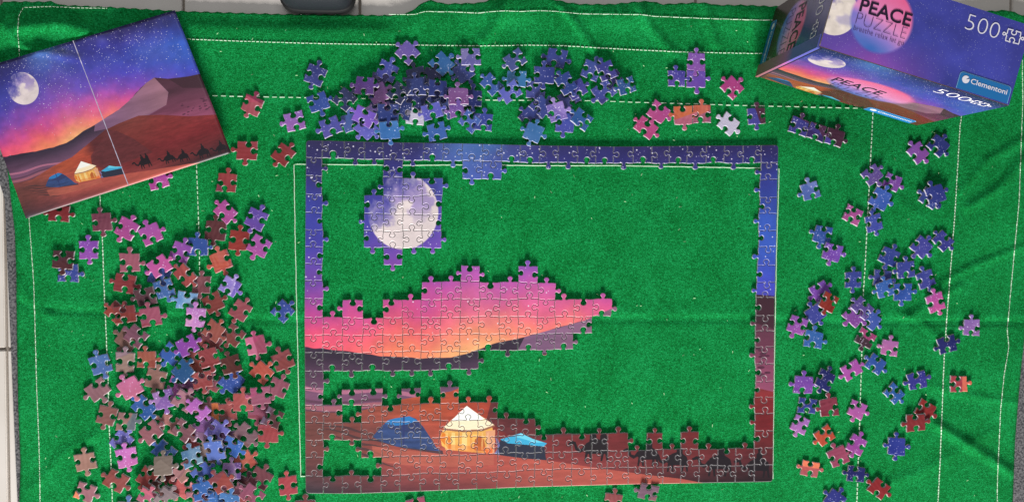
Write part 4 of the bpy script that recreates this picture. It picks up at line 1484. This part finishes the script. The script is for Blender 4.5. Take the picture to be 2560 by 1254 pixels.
PXM = 5000                                   # print resolution: pixels per metre
def box_art(w, h, kind):
    W_, H_ = int(w * PXM), int(h * PXM)
    if kind == 'top':
        img = resample(.30, .10, .86, .42, W_, H_)
        V2 = np.linspace(0, 1, H_)[:, None, None]; U2 = np.linspace(0, 1, W_)[None, :, None]
        mag = np.clip((V2 - .55) * 2.2, 0, 1) * np.clip(1 - np.abs(U2 - .28) * 2.6, 0, 1)
        img = img * .0 + (np.array([68, 72, 164]) * (1 - .0 * U2))
        n = fbm(W_, H_, 6, 3, 360)[..., None]
        img = img * (.8 + .35 * n)
        img = img * (1 - .8 * mag) + np.array([168, 80, 176]) * .8 * mag
        lt = np.clip(1 - U2 * 4, 0, 1); img = img * (1 - .5 * lt) + np.array([120, 84, 180]) * .5 * lt
        r = np.random.default_rng(77)
        for k in range(1700):
            x, y = r.integers(2, W_ - 3), r.integers(2, H_ - 3); b = r.random() ** 1.4
            img[y, x:x + 2] = img[y, x:x + 2] * (1 - .8 * b) + 225 * .8 * b
            if b > .2: img[y + 1, x:x + 2] = img[y + 1, x:x + 2] * (1 - .6 * b) + 225 * .6 * b
        moon(img, .022 * W_, .55 * H_, .29 * H_)
        disc(img, .26 * W_, .485 * H_, .405 * H_, .415 * H_, .35)
    elif kind == 'front':
        img = resample(.16, .12, .98, 1.0, W_, H_)
        # picture squeezed so that moon, ridge and tents sit as on the box
        a = resample(.05, .05, .60, .62, W_, H_)
        t = np.clip((np.linspace(0, 1, W_) - .35) / .3, 0, 1)[None, :, None]
        img = resample(.10, .0, .89, .89, W_, H_)
        disc(img, .50 * W_, .53 * H_, .25 * W_, .21 * H_, .15, .16)
        img *= .80  # front print colour darkened to offset the strong window light on this face
    else:
        img = np.zeros((H_, W_, 3))
        V2 = np.linspace(0, 1, H_)[:, None, None]; U2 = np.linspace(0, 1, W_)[None, :, None]
        t = np.clip((.62 - V2) / .25 + (U2 - .5) * .3, 0, 1)
        img += np.array([66, 44, 46]) * (1 - t) + np.array([64, 62, 132]) * t
        n = fbm(W_, H_, 3, 6, 390)[..., None]
        img *= .8 + .4 * n
        disc(img, .52 * W_, .56 * H_, .42 * W_, .22 * H_, .2, .14)
    return np.clip(img, 0, 255)


def face_quad(name, o, ax, ay, w, h, img, parent, off=.0002, rough=.25):
    """printed sheet glued on a box face: o = lower-left corner, ax/ay unit axes"""
    n = ax.cross(ay).normalized() * off
    ins = .0004
    V = [o + ax * ins + ay * ins + n, o + ax * (w - ins) + ay * ins + n, o + ax * (w - ins) + ay * (h - ins) + n, o + ax * ins + ay * (h - ins) + n]
    return obj(name, mesh_from(name, V, [(0, 1, 2, 3)], uvs=[(0, 0), (1, 0), (1, 1), (0, 1)]), [print_material(name, img, rough, .45, 0, .03)], parent)


box = empty('puzzle_box', tuple(BP(0, 0, 0)))
BI = Matrix.Translation(box.location).inverted()
tag(box, 'upright dark blue and violet cardboard puzzle box with pink and blue disc', 'box')


def loc(v):
    return v - Vector(box.location)


bb = bmesh.new()
vs = [bb.verts.new(loc(BP(x, y, z))) for z in (0, HB) for x, y in ((0, 0), (BWd, 0), (BWd, BD), (0, BD))]
for f in ((0, 3, 2, 1), (4, 5, 6, 7), (0, 1, 5, 4), (1, 2, 6, 5), (2, 3, 7, 6), (3, 0, 4, 7)):
    bb.faces.new([vs[k] for k in f])
bmesh.ops.bevel(bb, geom=bb.edges[:], offset=.0008, segments=2, affect='EDGES')
bme = bpy.data.meshes.new('carton'); bb.to_mesh(bme); bb.free()
M_box = add_bump(mat_new('box_card_edge', (168, 148, 138), .6, .3), 300, .3)
obj('carton', bme, [M_box], box)
up = Vector((0, 0, 1))
LO = .010   # lid overlap strip on the left face
face_quad('top_panel', loc(BP(0, 0, HB)), ex, ey, BWd, BD, to_image('box_top_print', box_art(BWd, BD, 'top')), box)
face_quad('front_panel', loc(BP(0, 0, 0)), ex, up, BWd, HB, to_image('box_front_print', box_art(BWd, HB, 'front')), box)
face_quad('end_panel', loc(BP(0, BD, 0)), -ey, up, BD, HB, to_image('box_end_print', box_art(BD, HB, 'end')), box)
# tuck flap: a bright strip standing proud along the front left edge
def slab(name, pts, nrm, th, mat, parent):
    V = [p for p in pts] + [p + nrm * th for p in pts]; n = len(pts)
    Fc = [tuple(range(n - 1, -1, -1)), tuple(range(n, 2 * n))] + [(k, (k + 1) % n, n + (k + 1) % n, n + k) for k in range(n)]
    me = mesh_from(name, V, Fc)
    b_ = bmesh.new(); b_.from_mesh(me); bmesh.ops.recalc_face_normals(b_, faces=b_.faces[:]); b_.to_mesh(me); b_.free()
    return obj(name, me, [mat], parent)


M_strip = mat_new('flap_print', (112, 100, 176), .35, .4)
t_ = M_strip.node_tree
tc = N(M_strip, 'ShaderNodeTexCoord'); sp = N(M_strip, 'ShaderNodeSeparateXYZ'); mr = N(M_strip, 'ShaderNodeMapRange')
mr.inputs['From Max'].default_value = HB
rp = N(M_strip, 'ShaderNodeValToRGB')
e_ = rp.color_ramp.elements
e_[0].position = 0; e_[0].color = (*srgb((150, 92, 96)), 1); e_[1].position = 1; e_[1].color = (*srgb((80, 84, 158)), 1)
for p_, c_ in ((.35, (150, 96, 120)), (.5, (176, 96, 160)), (.62, (104, 92, 178))):
    q_ = e_.new(p_); q_.color = (*srgb(c_), 1)
L(M_strip, tc.outputs['Object'], sp.inputs[0]); L(M_strip, sp.outputs['Z'], mr.inputs['Value']); L(M_strip, mr.outputs[0], rp.inputs[0])
L(M_strip, rp.outputs[0], t_.nodes['Principled BSDF'].inputs['Base Color'])
slab('tuck_flap', [loc(BP(-.0016, -.0012, .0006)), loc(BP(.0012, -.0012, .0006)), loc(BP(.0012, -.0012, HB - .001)), loc(BP(-.0016, -.0012, HB - .001))], ey, .0125, M_strip, box)
M_dark = mat_new('dark_seam', (26, 24, 40), .6, .2)
slab('seam', [loc(BP(.0014, -.0006, .001)), loc(BP(.0034, -.0006, .001)), loc(BP(.0034, -.0006, HB - .002)), loc(BP(.0014, -.0006, HB - .002))], ey, .0007, M_dark, box)

M_ink = mat_new('dark_ink', (38, 24, 48), .4, .4)
M_thin = mat_new('thin_ink', (74, 50, 96), .4, .4)
M_white = mat_new('white_ink', (232, 228, 238), .35, .4)
M_blue = mat_new('label_blue', (36, 112, 176), .3, .45)
M_lblue = mat_new('label_rim', (120, 176, 220), .3, .45)


def put_text(body, o, ax, ay, x, y, size, mat, off=0.0, width=None, name='lettering', turn=0, lift=.0005):
    cu = bpy.data.curves.new(name, 'FONT'); cu.body = body; cu.size = 1; cu.offset = off
    cu.resolution_u = 4
    to = bpy.data.objects.new(name, cu); COL.objects.link(to)
    bpy.context.view_layer.update()
    me = bpy.data.meshes.new_from_object(to.evaluated_get(bpy.context.evaluated_depsgraph_get()))
    bpy.data.objects.remove(to)
    co = np.zeros(len(me.vertices) * 3, np.float32); me.vertices.foreach_get('co', co); co = co.reshape(-1, 3)
    w0 = co[:, 0].max() - co[:, 0].min()
    sx = (width / w0) if width else size
    n = ax.cross(ay).normalized()
    me.name = name
    for v, c in zip(me.vertices, co):
        a, b = (c[0] - co[:, 0].min()) * sx, c[1] * size
        if turn: a, b = a * math.cos(turn) - b * math.sin(turn), a * math.sin(turn) + b * math.cos(turn)
        v.co = o + ax * (x + a) + ay * (y + b) + n * lift
    me.materials.clear()
    return obj(name, me, [mat], box)


def piece_icon(o, ax, ay, x, y, s, sides='sksk', sy=1.0):
    P = base_outline(sides, random.Random(4)) / (PW * S) * s
    n_ = len(P); inn = offset_poly(P, s * .07); nn = ax.cross(ay).normalized()
    V = [o + ax * (x + p[0]) + ay * (y + p[1] * sy) + nn * .0006 for p in list(P) + list(inn)]
    Fc = [(k, (k + 1) % n_, n_ + (k + 1) % n_, n_ + k) for k in range(n_)]
    return obj('piece_emblem', mesh_from('piece_emblem', V, Fc), [M_white], box)


def brand_label(o, ax, ay, x, y, w, h, tail=True):
    nn = ax.cross(ay).normalized()
    def rr(x, y, w, h, r, lift, mat, nm):
        pts = [(x, y), (x + w, y)]
        for k in range(6):
            a = k / 5 * math.pi / 2; pts.append((x + w - r + r * math.cos(a), y + h - r + r * math.sin(a)))
        for k in range(6):
            a = math.pi / 2 + k / 5 * math.pi / 2; pts.append((x + r + r * math.cos(a), y + h - r + r * math.sin(a)))
        V = [o + ax * a + ay * b + nn * lift for a, b in pts]
        return obj(nm, mesh_from(nm, V, [tuple(range(len(V)))]), [mat], box)
    rr(x, y, w, h, h * .22, .0005, M_lblue, 'label_border')
    rr(x + h * .04, y, w - h * .08, h * .95, h * .2, .0007, M_blue, 'brand_label')
    # round emblem with a notch
    pts = [(0, 0)] + [(math.cos(math.radians(a)), math.sin(math.radians(a))) for a in range(48, 390, 12)]
    r = h * .22; cx_, cy_ = x + h * .42, y + h * .60
    V = [o + ax * (cx_ + a * r) + ay * (cy_ + b * r) + nn * .0009 for a, b in pts]
    obj('brand_emblem', mesh_from('brand_emblem', V, [tuple(range(len(V)))]), [M_white], box)
    put_text('Clementoni', o, ax, ay, x + h * .74, y + h * .47, h * .42, M_white, .012, w - h * .95, 'brand_name', lift=.0009)


ot = loc(BP(0, 0, HB)); of = loc(BP(0, 0, 0)); oe = loc(BP(0, BD, 0))
BWt = BWd
put_text('PEACE', ot, ex, ey, .139 * BWt, .0405, .0165, M_ink, .018, .049, 'title_word')
put_text('PUZZLE', ot, ex, ey, .139 * BWt, .0283, .0162, M_thin, -.030, .048, 'title_word')
put_text('breathe relax let go', ot, ex, ey, .138 * BWt, .0228, .0066, M_thin, -.012, .0484, 'tag_line')
put_text('500', ot, ex, ey, .672 * BWt, .0535, .0215, M_white, -.022, .0325, 'piece_count')
piece_icon(ot, ex, ey, .922 * BWt, .0605, .0135)
brand_label(ot, ex, ey, .712 * BWt, .0012, .275 * BWt, .0158)
put_text('PEACE', of, ex, up, .285 * BWt, .43 * HB, .024, M_ink, .006, .052, 'title_word')
put_text('PUZZLE', of, ex, up, .32 * BWt, .31 * HB, .024, M_thin, -.030, .052, 'title_word')
put_text('500', of, ex, up, .672 * BWt, .84 * HB, .0215, M_white, -.018, .0330, 'piece_count')
piece_icon(of, ex, up, .905 * BWt, .895 * HB, .0135)
brand_label(of, ex, up, .66 * BWt, .0012, .29 * BWt, .016)
put_text('PEACE', oe, -ey, up, .22 * BD, .47 * HB, .026, M_ink, .012, .046, 'title_word')
put_text('PUZZLE', oe, -ey, up, .22 * BD, .31 * HB, .026, M_thin, -.03, .046, 'title_word')
put_text('500', oe, -ey, up, .14 * BD, .80 * HB, .022, M_white, -.018, .030, 'piece_count')
piece_icon(oe, -ey, up, .74 * BD, .86 * HB, .0135)
brand_label(oe, -ey, up, .22 * BD, .0012, .70 * BD, .016)

# ---------------------------------------------------------------- the shoe standing at the upper edge
M_leather = add_bump(mat_new('black_leather', (30, 31, 39), .5, .35), 420, .25)
M_sole = mat_new('black_rubber', (14, 14, 16), .7, .3)
shoe = empty('shoe', tuple(W(797, 34, FLZ)))
tag(shoe, 'black leather shoe standing on the tiles behind the mat', 'shoe')
so = Vector(shoe.location)


def loft(name, rings, mat, parent):
    V = []; Fc = []; m = len(rings[0])
    for rg in rings: V += rg
    for a in range(len(rings) - 1):
        for k in range(m):
            Fc.append((a * m + k, a * m + (k + 1) % m, (a + 1) * m + (k + 1) % m, (a + 1) * m + k))
    Fc.append(tuple(range(m - 1, -1, -1))); Fc.append(tuple(range((len(rings) - 1) * m, len(rings) * m)))
    me = mesh_from(name, V, Fc, smooth=True)
    b_ = bmesh.new(); b_.from_mesh(me); bmesh.ops.recalc_face_normals(b_, faces=b_.faces[:]); b_.to_mesh(me); b_.free()
    return obj(name, me, [mat], parent)


def ring(z, k, grow=0, front=0.0):
    """outline at height z: rounded toe towards the viewer, long body running away under the table"""
    out = []
    for q in range(48):
        a = q / 48 * 2 * math.pi
        cx = math.copysign(abs(math.cos(a)) ** .4, math.cos(a)); sy = math.copysign(abs(math.sin(a)) ** (.34 if math.sin(a) > 0 else .14), math.sin(a))
        w = (.0385 * k + grow) * (1 + .10 * max(0, sy)); l = .125 * (1 - front) + grow
        out.append(Vector((w * cx, .125 + .125 * front * .6 + l * sy, z)))
    return out


loft('sole', [ring(0, 1, .0), ring(.003, 1, .0010), ring(.010, 1, .0010), ring(.012, 1, .0)], M_sole, shoe)
loft('upper', [ring(.0118, .975), ring(.024, .985, 0, .005), ring(.040, .95, 0, .02), ring(.052, .82, 0, .06), ring(.060, .62, 0, .12), ring(.066, .42, 0, .2)], M_leather, shoe)

# small lint flecks on the felt
lm = []; lf = []
for k in range(260):
    x, y = random.uniform(60, 2500), random.uniform(60, 1250)
    h = mat_h(x, y) + .0007
    c = W(x, y, h); a = random.uniform(0, 6.28); l = random.uniform(.0004, .0016); w = random.uniform(.0002, .0004)
    d = Vector((math.cos(a), math.sin(a), 0)) * l; n = Vector((-math.sin(a), math.cos(a), 0)) * w
    b = len(lm); lm += [c - d - n, c + d - n * .4, c + d * 1.1 + n, c - d * .6 + n + Vector((0, 0, .0004))]
    lf.append((b, b + 1, b + 2, b + 3))
o = obj('lint', mesh_from('lint', lm, lf), [mat_new('lint', (170, 205, 160), .9, .1)], matroot); o['kind'] = 'stuff'
print('tris', sum(len(p.vertices) - 2 for m in bpy.data.meshes for p in m.polygons))
